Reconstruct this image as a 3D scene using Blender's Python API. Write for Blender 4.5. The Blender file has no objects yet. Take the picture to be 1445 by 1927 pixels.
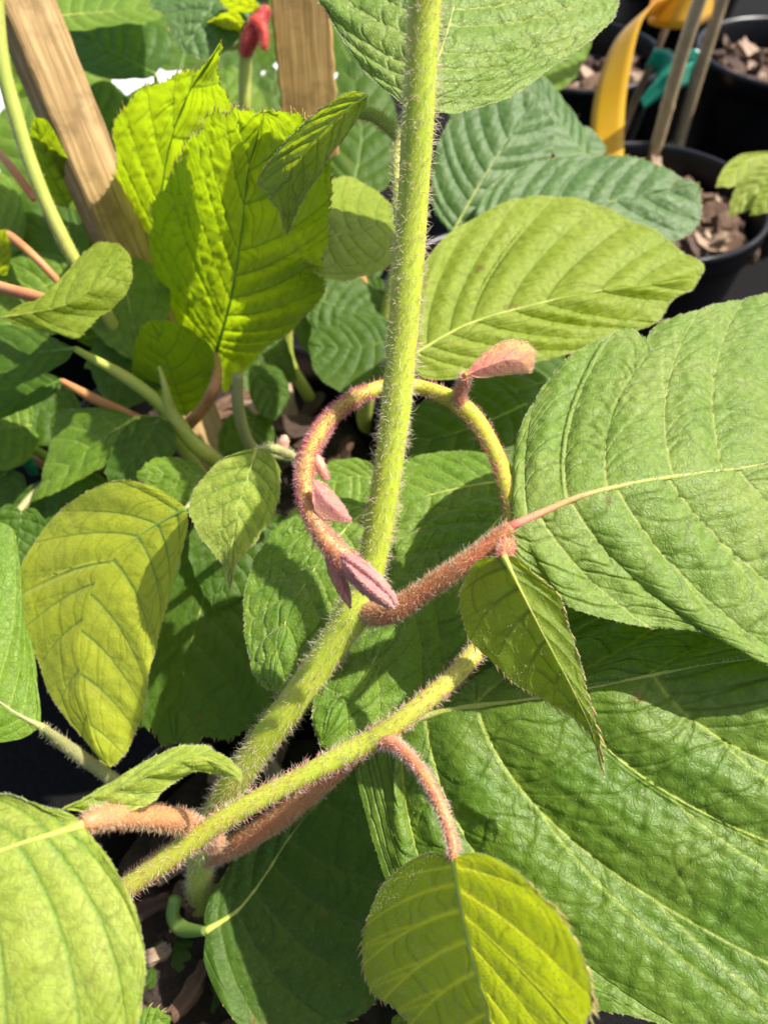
import bpy, math, random
import numpy as np
from mathutils import Vector, Matrix

# ------------------------------------------------------------------ camera, sky, sun, exposure
scene = bpy.context.scene
PITCH = math.radians(52.0)          # looking down into the pots
CAM_Z = 0.62
LENS, SENS = 26.0, 36.0
cam_d = bpy.data.cameras.new('camera')
cam = bpy.data.objects.new('camera', cam_d)
scene.collection.objects.link(cam)
cam.location = (0, 0, CAM_Z)
cam.rotation_euler = (math.pi / 2 - PITCH, 0, 0)
cam_d.sensor_fit = 'VERTICAL'
cam_d.sensor_height = SENS
cam_d.lens = LENS
cam_d.clip_start = 0.01
cam_d.clip_end = 500
cam_d.dof.use_dof = True
cam_d.dof.focus_distance = 0.248
cam_d.dof.aperture_fstop = 10.5
scene.camera = cam

SUN_AZ, SUN_EL = math.radians(74), math.radians(56)
world = bpy.data.worlds.new('World')
scene.world = world
world.use_nodes = True
wn = world.node_tree
bg = wn.nodes['Background']
sky = wn.nodes.new('ShaderNodeTexSky')
sky.sky_type = 'NISHITA'
sky.sun_disc = False
sky.sun_elevation = SUN_EL
sky.sun_rotation = SUN_AZ
sky.air_density = 0.8
sky.dust_density = 3.0
sky.ozone_density = 0.4
wn.links.new(sky.outputs[0], bg.inputs[0])
bg.inputs[1].default_value = 0.105
sun_d = bpy.data.lights.new('sun', 'SUN')
sun_d.energy = 4.4
sun_d.angle = math.radians(0.6)
sun_d.color = (1.0, 0.95, 0.86)
sun = bpy.data.objects.new('sun', sun_d)
scene.collection.objects.link(sun)
SUN = Vector((math.sin(SUN_AZ) * math.cos(SUN_EL), math.cos(SUN_AZ) * math.cos(SUN_EL), math.sin(SUN_EL)))
sun.rotation_euler = SUN.to_track_quat('Z', 'Y').to_euler()
sun.location = (1, 1, 2)
scene.view_settings.view_transform = 'Standard'
scene.view_settings.look = 'None'
scene.view_settings.gamma = 1.0
scene.view_settings.use_curve_mapping = False
scene.view_settings.exposure = 1.2
scene.cycles.max_bounces = 10
scene.cycles.transmission_bounces = 8
scene.cycles.diffuse_bounces = 5

rng = np.random.default_rng(7)
random.seed(7)
COL = scene.collection

# ------------------------------------------------------------------ geometry helpers
FPX = 1927 * LENS / SENS
cp, sp = math.cos(PITCH), math.sin(PITCH)
C_R = np.array([1.0, 0, 0]); C_U = np.array([0, sp, cp]); C_F = np.array([0, cp, -sp])
CAM = np.array([0, 0, CAM_Z])

def ray(x, y):
    return (x - 722.5) / FPX * C_R + (963.5 - y) / FPX * C_U + C_F

def P(x, y, d):                      # a point of the place, d in centimetres along the view axis
    return CAM + ray(x, y) * d / 100.0

def on_z(x, y, z):                   # where the sight line meets a level plane
    r = ray(x, y)
    return CAM + r * ((z - CAM_Z) / r[2])

def spline(pts, n=None, t=None):
    """Catmull-Rom through pts (k,dim), sampled evenly by arc length (3 first comps) at n points or at params t."""
    p = np.asarray(pts, float)
    if len(p) == 2:
        p = np.vstack([p[0], (p[0] + p[1]) / 2, p[1]])
    q = np.vstack([2 * p[0] - p[1], p, 2 * p[-1] - p[-2]])
    m = 24
    out = []
    for i in range(1, len(q) - 2):
        a, b, c, d = q[i - 1], q[i], q[i + 1], q[i + 2]
        u = np.linspace(0, 1, m, endpoint=False)[:, None]
        out.append(0.5 * (2 * b + (c - a) * u + (2 * a - 5 * b + 4 * c - d) * u ** 2 + (3 * b - a - 3 * c + d) * u ** 3))
    out.append(q[-2][None])
    s = np.vstack(out)
    L = np.concatenate([[0], np.cumsum(np.linalg.norm(np.diff(s[:, :3], axis=0), axis=1))])
    tt = (np.linspace(0, 1, n) if t is None else np.asarray(t)) * L[-1]
    return np.stack([np.interp(tt, L, s[:, k]) for k in range(s.shape[1])], 1), L[-1]

def norm(v):
    return v / np.maximum(np.linalg.norm(v, axis=-1, keepdims=True), 1e-12)

def mesh(name, V, faces, mat, parent=None, attrs=None, smooth=True):
    """faces: list of (m,k) int arrays"""
    me = bpy.data.meshes.new(name)
    V = np.asarray(V, np.float32)
    me.vertices.add(len(V)); me.vertices.foreach_set('co', V.ravel())
    fl = [np.asarray(f, np.int32) for f in faces if len(f)]
    nl = sum(f.size for f in fl); nf = sum(len(f) for f in fl)
    me.loops.add(nl); me.loops.foreach_set('vertex_index', np.concatenate([f.ravel() for f in fl]))
    tot = np.concatenate([np.full(len(f), f.shape[1], np.int32) for f in fl])
    st = np.concatenate([[0], np.cumsum(tot)[:-1]]).astype(np.int32)
    me.polygons.add(nf); me.polygons.foreach_set('loop_start', st)
    me.polygons.foreach_set('use_smooth', np.full(nf, smooth))
    me.update(calc_edges=True)
    for k, a in (attrs or {}).items():
        at = me.attributes.new(k, 'FLOAT', 'POINT'); at.data.foreach_set('value', np.asarray(a, np.float32).ravel())
    if mat: me.materials.append(mat)
    ob = bpy.data.objects.new(name, me)
    COL.objects.link(ob)
    if parent is not None:
        ob.parent = parent
        ob.matrix_parent_inverse = Matrix.Translation(-parent.matrix_world.translation) if parent.type == 'EMPTY' else parent.matrix_parent_inverse.copy()
        if parent.type == 'EMPTY': ob.matrix_parent_inverse = Matrix.Translation(-Vector(parent.location))
        else: ob.matrix_parent_inverse = Matrix.Identity(4)
    return ob

def thing(name, label, cat, loc, group=None):
    o = bpy.data.objects.new(name, None)
    o.empty_display_size = 0.02
    COL.objects.link(o)
    o.location = tuple(float(c) for c in loc)
    o['label'] = label; o['category'] = cat
    if group: o['group'] = group
    return o

def stuff(o):
    o['kind'] = 'stuff'
    return o

def tube_arrays(pts, rad, seg=14, ridge=0.0, cap=True):
    n = len(pts)
    T = norm(np.gradient(pts, axis=0))
    N = np.zeros_like(pts)
    a = np.cross(T[0], [0.3, 0.2, 1.0]); a /= np.linalg.norm(a)
    for i in range(n):
        a = a - T[i] * a.dot(T[i]); a /= np.linalg.norm(a); N[i] = a
    B = np.cross(T, N)
    th = np.linspace(0, 2 * np.pi, seg, endpoint=False)
    rr = 1 + ridge * np.cos(th * 5)
    dirs = N[:, None] * np.cos(th)[None, :, None] + B[:, None] * np.sin(th)[None, :, None]
    V = pts[:, None] + dirs * (rad[:, None] * rr[None])[:, :, None]
    i = np.arange(n - 1)[:, None] * seg; j = np.arange(seg)[None]; j2 = (j + 1) % seg
    F = np.stack([i + j, i + j2, i + seg + j2, i + seg + j], -1).reshape(-1, 4)
    V = V.reshape(-1, 3)
    fs = [F]
    if cap:
        V = np.vstack([V, pts[0] - T[0] * rad[0] * 0.5, pts[-1] + T[-1] * rad[-1] * 0.5])
        a0 = len(V) - 2
        jj = np.arange(seg); k = (n - 1) * seg
        fs.append(np.stack([np.full(seg, a0), (jj + 1) % seg, jj], 1))
        fs.append(np.stack([np.full(seg, a0 + 1), k + jj, k + (jj + 1) % seg], 1))
    return V, fs, T, dirs

def hair_arrays(Pb, D, ln, r, bend, r_=None):
    """tapered bristles: base points, directions, lengths, base radius, bend vectors"""
    r_ = r_ or rng
    n = len(Pb)
    D = norm(D)
    a = norm(np.cross(D, r_.normal(size=(n, 3)))); b = np.cross(D, a)
    ln = ln[:, None]; rad = (np.ones(n) * r)[:, None]
    mid = Pb + D * ln * 0.55 + bend * ln * 0.16
    tip = Pb + D * ln + bend * ln * 0.55
    Pb = Pb - D * ln * 0.06
    V = np.zeros((n, 7, 3))
    for k in range(3):
        th = 2 * math.pi * k / 3
        o = (a * math.cos(th) + b * math.sin(th)) * rad
        V[:, k] = Pb + o; V[:, 3 + k] = mid + o * 0.62
    V[:, 6] = tip
    base = (np.arange(n) * 7)[:, None]
    q = np.array([[0, 1, 4, 3], [1, 2, 5, 4], [2, 0, 3, 5]]); t = np.array([[3, 4, 6], [4, 5, 6], [5, 3, 6]])
    return V.reshape(-1, 3), [(base[:, None] + q[None]).reshape(-1, 4), (base[:, None] + t[None]).reshape(-1, 3)]

# ------------------------------------------------------------------ materials
def newmat(name):
    m = bpy.data.materials.new(name); m.use_nodes = True
    nt = m.node_tree; nt.nodes.clear()
    return m, nt, nt.nodes, nt.links

def c4(c): return (c[0], c[1], c[2], 1.0)

def mixc(nt, fac, a, b):
    n = nt.nodes.new('ShaderNodeMix'); n.data_type = 'RGBA'
    for sock, val in ((n.inputs[0], fac), (n.inputs[6], a), (n.inputs[7], b)):
        if hasattr(val, 'node'): nt.links.new(val, sock)
        elif isinstance(val, (tuple, list)): sock.default_value = c4(val)
        else: sock.default_value = val
    return n.outputs[2]

def ramp(nt, src, stops):
    n = nt.nodes.new('ShaderNodeValToRGB'); nt.links.new(src, n.inputs[0])
    e = n.color_ramp.elements
    while len(e) < len(stops): e.new(0.5)
    for el, (p, v) in zip(e, stops):
        el.position = p; el.color = (v, v, v, 1) if not isinstance(v, tuple) else c4(v)
    return n.outputs[0]

def noise(nt, scale, detail=3, rough=0.55, vec=None):
    n = nt.nodes.new('ShaderNodeTexNoise'); n.inputs['Scale'].default_value = scale
    n.inputs['Detail'].default_value = detail; n.inputs['Roughness'].default_value = rough
    if vec is not None: nt.links.new(vec, n.inputs['Vector'])
    return n.outputs[0]

def attr(nt, name):
    n = nt.nodes.new('ShaderNodeAttribute'); n.attribute_name = name
    return n.outputs['Fac']

def leaf_mat(name, base, base2, vein, trans, tw=0.4, rough=0.45, spec=0.45, bump=0.5, fuzz=0.25, yellow=None, tvein=None, cell=620, crease=0.85, tcrease=None, edge=None):
    m, nt, N, L = newmat(name)
    geo = N.new('ShaderNodeTexCoord'); oc = geo.outputs['Object']
    big = noise(nt, 34, 3, 0.6, oc)
    col = mixc(nt, ramp(nt, big, [(0.35, 0.0), (0.68, 1.0)]), base, base2)
    fine = noise(nt, 420, 2, 0.6, oc)
    dk = N.new('ShaderNodeHueSaturation'); dk.inputs['Value'].default_value = 0.72; L.new(col, dk.inputs['Color'])
    col = mixc(nt, ramp(nt, fine, [(0.42, 0.0), (0.62, 0.75)]), col, dk.outputs[0])
    tcol = mixc(nt, ramp(nt, big, [(0.3, 0.0), (0.75, 1.0)]), trans, tuple(c * 0.75 for c in trans))
    if yellow is not None:
        yn = noise(nt, 16, 2, 0.5, oc)
        yf = ramp(nt, yn, [(0.36, 0.0), (0.56, 1.0)])
        col = mixc(nt, yf, col, yellow); tcol = mixc(nt, yf, tcol, tuple(c * 1.6 for c in yellow))
    if edge is not None:
        ef = ramp(nt, attr(nt, 'across'), [(0.45, 0.0), (0.98, 0.9)])
        col = mixc(nt, ef, col, edge); tcol = mixc(nt, ef, tcol, edge)
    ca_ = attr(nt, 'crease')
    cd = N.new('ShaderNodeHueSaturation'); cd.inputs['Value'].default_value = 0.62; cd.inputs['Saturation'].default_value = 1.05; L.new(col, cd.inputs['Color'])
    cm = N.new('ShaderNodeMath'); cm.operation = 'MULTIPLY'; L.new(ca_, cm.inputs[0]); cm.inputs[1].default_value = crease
    col = mixc(nt, cm.outputs[0], col, cd.outputs[0])  # shading of the small-vein creases, darkened into the surface colour
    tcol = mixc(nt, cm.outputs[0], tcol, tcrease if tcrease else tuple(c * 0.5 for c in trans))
    sp_ = noise(nt, 75, 2, 0.5, oc)
    spf = ramp(nt, sp_, [(0.735, 0.0), (0.76, 0.65)])
    col = mixc(nt, spf, col, (0.2, 0.14, 0.03)); tcol = mixc(nt, spf, tcol, (0.2, 0.13, 0.01))
    va = attr(nt, 'vein')
    col = mixc(nt, va, col, vein)
    tcol = mixc(nt, va, tcol, tvein if tvein else tuple(c * 0.45 for c in trans))
    dn = N.new('ShaderNodeTexNoise'); dn.inputs['Scale'].default_value = 260; L.new(oc, dn.inputs['Vector'])
    dv = N.new('ShaderNodeVectorMath'); dv.operation = 'MULTIPLY_ADD'; L.new(dn.outputs['Color'], dv.inputs[0]); dv.inputs[1].default_value = (0.004, 0.004, 0.004); L.new(oc, dv.inputs[2])
    hs = []
    for sc_ in (cell * 0.62, cell * 1.7):
        vor = N.new('ShaderNodeTexVoronoi'); vor.feature = 'DISTANCE_TO_EDGE'; vor.inputs['Scale'].default_value = sc_
        L.new(dv.outputs[0], vor.inputs['Vector'])
        hs.append(ramp(nt, vor.outputs['Distance'], [(0.0, 0.0), (0.16, 1.0)]))
    hn = noise(nt, 1300, 2, 0.6, oc)
    m1 = N.new('ShaderNodeMath'); m1.operation = 'MULTIPLY_ADD'; L.new(hs[1], m1.inputs[0]); m1.inputs[1].default_value = 0.45; L.new(hs[0], m1.inputs[2])
    ad = N.new('ShaderNodeMath'); ad.operation = 'MULTIPLY_ADD'; L.new(hn, ad.inputs[0]); ad.inputs[1].default_value = 0.3; L.new(m1.outputs[0], ad.inputs[2])
    bp = N.new('ShaderNodeBump'); bp.inputs['Strength'].default_value = bump; bp.inputs['Distance'].default_value = 0.00022
    L.new(ad.outputs[0], bp.inputs['Height'])
    iv = N.new('ShaderNodeMath'); iv.operation = 'MULTIPLY_ADD'; L.new(hs[0], iv.inputs[0]); iv.inputs[1].default_value = -0.22; iv.inputs[2].default_value = 0.22
    nd = N.new('ShaderNodeHueSaturation'); nd.inputs['Value'].default_value = 0.6; L.new(col, nd.inputs['Color'])
    col = mixc(nt, iv.outputs[0], col, nd.outputs[0])
    pr = N.new('ShaderNodeBsdfPrincipled')
    L.new(col, pr.inputs['Base Color']); pr.inputs['Roughness'].default_value = rough
    pr.inputs['Specular IOR Level'].default_value = spec
    pr.inputs['Sheen Weight'].default_value = fuzz; pr.inputs['Sheen Roughness'].default_value = 0.4
    pr.inputs['Sheen Tint'].default_value = (0.85, 0.95, 0.75, 1)
    L.new(bp.outputs[0], pr.inputs['Normal'])
    tr = N.new('ShaderNodeBsdfTranslucent'); L.new(tcol, tr.inputs['Color']); L.new(bp.outputs[0], tr.inputs['Normal'])
    mx = N.new('ShaderNodeMixShader'); mx.inputs[0].default_value = tw
    L.new(pr.outputs[0], mx.inputs[1]); L.new(tr.outputs[0], mx.inputs[2])
    out = N.new('ShaderNodeOutputMaterial'); L.new(mx.outputs[0], out.inputs[0])
    return m

def soft_mat(name, ca, cb, tw=0.25, rough=0.5, scale=120, bump=0.2, tcol=None, spec=0.4):
    """stems, petioles, hairs: two-tone with some light passing through"""
    m, nt, N, L = newmat(name)
    geo = N.new('ShaderNodeTexCoord'); oc = geo.outputs['Object']
    n1 = noise(nt, scale, 3, 0.6, oc)
    col = mixc(nt, ramp(nt, n1, [(0.35, 0.0), (0.65, 1.0)]), ca, cb)
    pr = N.new('ShaderNodeBsdfPrincipled'); L.new(col, pr.inputs['Base Color'])
    pr.inputs['Roughness'].default_value = rough; pr.inputs['Specular IOR Level'].default_value = spec
    pr.inputs['Sheen Weight'].default_value = 0.2
    if bump:
        bp = N.new('ShaderNodeBump'); bp.inputs['Strength'].default_value = bump; bp.inputs['Distance'].default_value = 0.0003
        L.new(noise(nt, 900, 2, 0.6, oc), bp.inputs['Height']); L.new(bp.outputs[0], pr.inputs['Normal'])
    tr = N.new('ShaderNodeBsdfTranslucent')
    if tcol: tr.inputs['Color'].default_value = c4(tcol)
    else: L.new(col, tr.inputs['Color'])
    mx = N.new('ShaderNodeMixShader'); mx.inputs[0].default_value = tw
    L.new(pr.outputs[0], mx.inputs[1]); L.new(tr.outputs[0], mx.inputs[2])
    out = N.new('ShaderNodeOutputMaterial'); L.new(mx.outputs[0], out.inputs[0])
    return m

def stem_mat(name, ca, cb, side):
    """flesh of a shoot: green with a redder flush, scattering light inside"""
    m, nt, N, L = newmat(name)
    geo = N.new('ShaderNodeTexCoord'); oc = geo.outputs['Object']
    n1 = noise(nt, 55, 3, 0.6, oc)
    col = mixc(nt, ramp(nt, n1, [(0.35, 0.0), (0.7, 1.0)]), ca, cb)
    n2 = noise(nt, 260, 2, 0.6, oc)
    col = mixc(nt, ramp(nt, n2, [(0.58, 0.0), (0.75, 0.5)]), col, side)
    col = mixc(nt, attr(nt, 'flush'), col, (0.6, 0.12, 0.15))
    pr = N.new('ShaderNodeBsdfPrincipled'); L.new(col, pr.inputs['Base Color'])
    pr.inputs['Roughness'].default_value = 0.5; pr.inputs['Specular IOR Level'].default_value = 0.35
    pr.inputs['Subsurface Weight'].default_value = 0.6
    pr.inputs['Subsurface Radius'].default_value = (0.7, 1.0, 0.12)
    pr.inputs['Subsurface Scale'].default_value = 0.006
    bp = N.new('ShaderNodeBump'); bp.inputs['Strength'].default_value = 0.35; bp.inputs['Distance'].default_value = 0.0003
    L.new(noise(nt, 700, 3, 0.6, oc), bp.inputs['Height']); L.new(bp.outputs[0], pr.inputs['Normal'])
    out = N.new('ShaderNodeOutputMaterial'); L.new(pr.outputs[0], out.inputs[0])
    return m

M = {}
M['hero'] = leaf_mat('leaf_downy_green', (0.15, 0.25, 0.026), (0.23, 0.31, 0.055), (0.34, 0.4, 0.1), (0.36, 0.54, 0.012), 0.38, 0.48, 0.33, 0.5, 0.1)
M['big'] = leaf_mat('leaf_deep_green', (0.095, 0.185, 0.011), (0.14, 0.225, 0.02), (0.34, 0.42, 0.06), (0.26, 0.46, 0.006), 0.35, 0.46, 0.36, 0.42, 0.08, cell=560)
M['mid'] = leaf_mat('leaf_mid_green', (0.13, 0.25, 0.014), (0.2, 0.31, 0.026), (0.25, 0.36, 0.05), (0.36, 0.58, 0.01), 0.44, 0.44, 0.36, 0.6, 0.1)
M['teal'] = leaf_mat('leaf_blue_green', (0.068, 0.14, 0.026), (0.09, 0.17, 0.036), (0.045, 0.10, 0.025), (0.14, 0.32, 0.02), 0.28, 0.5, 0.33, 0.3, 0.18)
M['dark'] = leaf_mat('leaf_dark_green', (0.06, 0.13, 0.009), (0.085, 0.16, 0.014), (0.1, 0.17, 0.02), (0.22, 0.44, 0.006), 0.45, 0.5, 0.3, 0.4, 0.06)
M['lime'] = leaf_mat('leaf_lime', (0.26, 0.34, 0.03), (0.32, 0.39, 0.05), (0.17, 0.26, 0.025), (0.6, 0.72, 0.012), 0.48, 0.5, 0.25, 0.45, 0.04)
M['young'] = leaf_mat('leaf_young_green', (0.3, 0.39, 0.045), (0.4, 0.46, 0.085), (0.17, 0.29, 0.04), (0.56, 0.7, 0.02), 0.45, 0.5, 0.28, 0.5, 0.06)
M['backlit'] = leaf_mat('leaf_backlit_lime', (0.12, 0.21, 0.014), (0.16, 0.25, 0.02), (0.08, 0.15, 0.015), (0.44, 0.6, 0.008), 0.58, 0.5, 0.3, 0.35, 0.08, tvein=(0.2, 0.34, 0.004))
M['yellow'] = leaf_mat('leaf_yellowing', (0.38, 0.45, 0.045), (0.44, 0.48, 0.055), (0.15, 0.25, 0.05), (0.62, 0.68, 0.025), 0.48, 0.5, 0.35, 0.35, 0.12, yellow=(0.46, 0.51, 0.035))
M['under'] = leaf_mat('leaf_pale_underside', (0.13, 0.185, 0.04), (0.16, 0.21, 0.05), (0.26, 0.32, 0.05), (0.62, 0.72, 0.004), 0.6, 0.6, 0.25, 0.2, 0.25, tvein=(0.95, 0.95, 0.03))
M['olive'] = leaf_mat('leaf_olive_young', (0.17, 0.25, 0.022), (0.21, 0.28, 0.03), (0.1, 0.15, 0.02), (0.48, 0.6, 0.01), 0.5, 0.55, 0.3, 0.3, 0.25)
M['redleaf'] = leaf_mat('leaf_pink_new', (0.72, 0.25, 0.22), (0.76, 0.46, 0.18), (0.74, 0.2, 0.2), (0.95, 0.45, 0.2), 0.45, 0.6, 0.2, 0.05, 0.05, crease=.1, edge=(0.74, 0.6, 0.14))
M['stem'] = stem_mat('stem_green', (0.35, 0.43, 0.03), (0.41, 0.46, 0.045), (0.38, 0.38, 0.05))
M['shoot'] = stem_mat('shoot_yellow_green', (0.36, 0.41, 0.025), (0.42, 0.4, 0.035), (0.46, 0.24, 0.07))
M['petred'] = stem_mat('petiole_red', (0.5, 0.15, 0.07), (0.5, 0.26, 0.08), (0.48, 0.1, 0.09))
M['petbrown'] = stem_mat('petiole_brown', (0.44, 0.17, 0.07), (0.48, 0.24, 0.1), (0.38, 0.12, 0.06))
M['petgreen'] = stem_mat('petiole_green', (0.3, 0.36, 0.06), (0.36, 0.36, 0.08), (0.36, 0.24, 0.08))
M['ribdark'] = stem_mat('vein_dull_green', (0.12, 0.2, 0.035), (0.15, 0.22, 0.04), (0.12, 0.17, 0.03))
M['petpale'] = stem_mat('petiole_pale', (0.26, 0.27, 0.1), (0.3, 0.28, 0.13), (0.3, 0.26, 0.12))
M['bud'] = stem_mat('bud_flesh', (0.66, 0.2, 0.2), (0.7, 0.4, 0.16), (0.66, 0.14, 0.2))
M['h_white'] = soft_mat('hair_pale_gold', (0.75, 0.66, 0.42), (0.82, 0.76, 0.56), 0.45, 0.35, 60, 0)
M['h_silver'] = soft_mat('hair_silver', (0.52, 0.58, 0.36), (0.62, 0.66, 0.46), 0.45, 0.4, 60, 0)
M['h_red'] = soft_mat('hair_red', (0.72, 0.1, 0.13), (0.8, 0.24, 0.22), 0.45, 0.4, 60, 0)
M['h_pink'] = soft_mat('hair_pink', (0.84, 0.42, 0.46), (0.88, 0.64, 0.6), 0.5, 0.4, 60, 0)
M['h_brown'] = soft_mat('hair_rust', (0.7, 0.3, 0.18), (0.8, 0.5, 0.32), 0.45, 0.4, 60, 0)
M['h_green'] = soft_mat('hair_green', (0.5, 0.56, 0.2), (0.6, 0.62, 0.3), 0.45, 0.4, 60, 0)
M['tooth'] = soft_mat('margin_bristle', (0.6, 0.5, 0.14), (0.55, 0.34, 0.14), 0.4, 0.4, 90, 0)

# ------------------------------------------------------------------ plant builders
def smooth01(x): 
    x = np.clip(x, 0, 1); return x * x * (3 - 2 * x)

def DBG(*a): pass

def leaf(plant, anchor, n, mid, left, right, mat, seed=1, nu=110, nv=34, nsec=8, pleat=0.012, tert=1.0, wave=0.01,
         teeth=1.3, tooth_step=3.2, edge_hair=0, face_hair=0, face_len=1.1, rib=0.9, rib_hair=0, rib_mat=None, rib_flush=0.0, hairmat='h_white',
         pet=None, pet_mat='petgreen', pet_hair=0, pet_hair_mat='h_white', pet_hair_len=1.6, label=None, serr=0.5, lift=0.0, gexp=1.5, eexp=0.72, bow=0.09,
         vein_w=0.75, fold=0.0, down_r=0.000075):
    r_ = np.random.default_rng(seed * 101 + 13)
    n = norm(np.array(n, float))
    A = ray(anchor[0], anchor[1]) * anchor[2] / 100.0
    def to3(p):
        r = ray(p[0], p[1]); dn = r.dot(n)
        t = A.dot(n) / dn + (p[2] / 100.0 / dn if len(p) > 2 else 0)
        return CAM + r * t
    m3 = np.array([to3(p) for p in mid])
    base, tip = m3[0], m3[-1]
    VV, FF, att_v, att_e, att_c = [], [], [], [], []
    DBG(seed, n, anchor, np.array([to3(p) for p in list(mid) + list(left) + list(right)]))
    Lm = None; off = 0
    edge_pts = []; surf = []
    for s, side in ((1, left), (-1, right)):
        e3 = np.vstack([base, [to3(p) for p in side], tip])
        ws = np.linspace(0, 1, nsec + 2)[1:-1]
        ws = ws + r_.uniform(-0.22, 0.22, nsec) / (nsec + 1)
        w = np.concatenate([np.linspace(0, 1, nu), ws, ws - 0.004, ws + 0.004, ws - 0.010, ws + 0.010])
        w = np.unique(np.clip(np.round(w, 5), 0, 1))
        E, Le = spline(e3, t=w ** eexp)
        Mi, Lm = spline(m3, t=w ** gexp)
        Tm = norm(np.gradient(Mi, axis=0))
        # serration + ragged outline
        outd = norm(E - Mi + 1e-9 * n)
        k = Le / 0.0042
        ph = (w ** eexp * k + 0.8 * np.sin(w * 23 + seed)) % 1.0
        serr_d = (ph ** 1.5) * 0.0009 * serr + 0.0006 * serr * np.sin(w * 41 + seed * 3)
        serr_d *= smooth01(w / 0.06) * smooth01((1 - w) / 0.02)
        v = np.linspace(0, 1, nv) ** 0.92
        W, Vv = np.meshgrid(w, v, indexing='ij')
        seglen = np.linalg.norm(E - Mi, axis=1)
        S = Mi[:, None] * (1 - Vv[..., None]) + E[:, None] * Vv[..., None]
        S = S - (bow * seglen * smooth01(w / 0.2) * smooth01((1 - w) / 0.15))[:, None, None] * (4 * Vv * (1 - Vv))[..., None] * Tm[:, None]
        S = S + (serr_d[:, None] * Vv ** 7)[..., None] * outd[:, None]
        # frame
        dw = np.gradient(S, axis=0) / np.maximum(np.gradient(w), 1e-6)[:, None, None]
        dv = np.gradient(S, axis=1) / np.gradient(v)[None, :, None]
        Nn = norm(np.cross(dw, dv)); Nn = np.where((Nn @ n)[..., None] < 0, -Nn, Nn)
        Nn[0] = Nn[2]; Nn[1] = Nn[2]; Nn[-1] = Nn[-3]; Nn[-2] = Nn[-3]
        lw = np.linalg.norm(dw, axis=2); lv = np.linalg.norm(dv, axis=2)
        # secondary veins and pleats
        bnd = np.concatenate([[0], ws, [1]])
        kidx = np.clip(np.searchsorted(bnd, w, side='right') - 1, 0, nsec)
        t = (w - bnd[kidx]) / (bnd[kidx + 1] - bnd[kidx])
        gap = (bnd[kidx + 1] - bnd[kidx])
        H = np.zeros_like(W); VM = np.zeros_like(W); CR = np.zeros_like(W)
        endw = smooth01(w / 0.08) * smooth01((1 - w) / 0.06)
        puff = (0.6 * np.abs(np.sin(np.pi * t)) + 0.4 * np.sin(np.pi * t) ** 2)[:, None] * (np.minimum(gap[:, None] * lw, 0.022) * pleat * 14) * (Vv ** 0.5) * (1.15 - Vv) * endw[:, None]
        H += puff
        for wi in ws:
            dist = np.abs(W - wi) * lw
            wd = (vein_w * 0.001) * (1.0 - 0.6 * Vv) * min(1, Lm / 0.08 + 0.25)
            mk = np.exp(-(dist / wd) ** 2) * (1 - 0.35 * Vv)
            VM = np.maximum(VM, mk); H -= mk * 0.0002 * tert
            # forks toward the margin, on the basal side
            for v0, sl in ((0.42 + r_.uniform(-.08, .08), 0.5), (0.66 + r_.uniform(-.06, .06), 0.42)):
                g = 1.0 / (nsec + 1)
                wl = wi - g * sl * np.clip((Vv - v0) / (1 - v0), 0, 1) ** 0.9
                dist = np.abs(W - wl) * lw
                if wi < 0.25: continue
                mk = np.exp(-(dist / (wd * 0.75)) ** 2) * (Vv > v0) * 0.7
                VM = np.maximum(VM, mk); H -= mk * 0.0002 * tert
        # ladder of tertiary veins
        for ki in range(nsec + 1):
            rows = np.where(kidx == ki)[0]
            if len(rows) < 2: continue
            mlv = max(lv[rows].mean(), 1e-4)
            cnt = int(np.clip(mlv / (0.0062 if Lm > 0.05 else 0.0034), 3, 18))
            vj = (np.arange(cnt) + 0.5 + r_.uniform(-.48, .48, cnt)) / cnt
            aj = r_.uniform(0.25, 1.0, cnt)
            tt = t[rows][:, None]; vv = Vv[rows]; lvr = lv[rows]
            for q in range(cnt):
                c = vj[q] + (tt * (1 - tt)) * r_.uniform(0.02, 0.28) + 0.02 * r_.normal() * np.sin(tt * 7 + q * 2.1) + (tt - .5) * r_.uniform(-.14, .10)
                if r_.random() < 0.35:                    # some fork half-way
                    c = c + np.where(tt > .5, (tt - .5) * r_.uniform(-.16, .16), 0)
                mk = np.exp(-((vv - c) * lvr / 0.00058) ** 2) * aj[q]
                CR[rows] = np.maximum(CR[rows], mk * 0.9)
                H[rows] -= mk * 0.0003 * tert
        # irregular quilting between the small veins
        for q in range(14):
            kv_ = norm(r_.normal(size=3)) * 2 * np.pi / r_.uniform(0.0035, 0.010)
            H += 0.00004 * tert * np.sin(S @ kv_ + r_.uniform(0, 6.28)) * (0.3 + 0.7 * np.minimum(1, Vv * 3))
        # slow undulation of the whole blade
        a1, a2, a3 = r_.uniform(0, 6.28, 3)
        H += wave * Lm * (Vv ** 1.6) * (np.sin(W * 9 + a1) * 0.6 + np.sin(W * 17 + a2) * 0.35 + 0.3 * np.sin(W * 31 + a3)) * endw[:, None]
        H += fold * seglen[:, None] * Vv
        edge_c = np.exp(-((1 - Vv) * lv / 0.0007) ** 2)
        S = S + Nn * (H + lift)[..., None]
        a, b = S.shape[:2]
        idx = off + np.arange(a * b).reshape(a, b)
        q = np.stack([idx[:-1, :-1], idx[1:, :-1], idx[1:, 1:], idx[:-1, 1:]], -1).reshape(-1, 4)
        if (np.cross(dw[a // 2, b // 2], dv[a // 2, b // 2]) @ n) < 0: q = q[:, ::-1]
        FF.append(q); VV.append(S.reshape(-1, 3)); att_v.append(np.clip(VM, 0, 1).ravel()); att_e.append(Vv.ravel()); att_c.append(np.clip(CR, 0, 1).ravel()); off += a * b
        edge_pts.append((S[:, -1], norm(S[:, -1] - S[:, -4]), Nn[:, -1], norm(np.gradient(S[:, -1], axis=0)), Le))
        surf.append((S, Nn))
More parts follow.
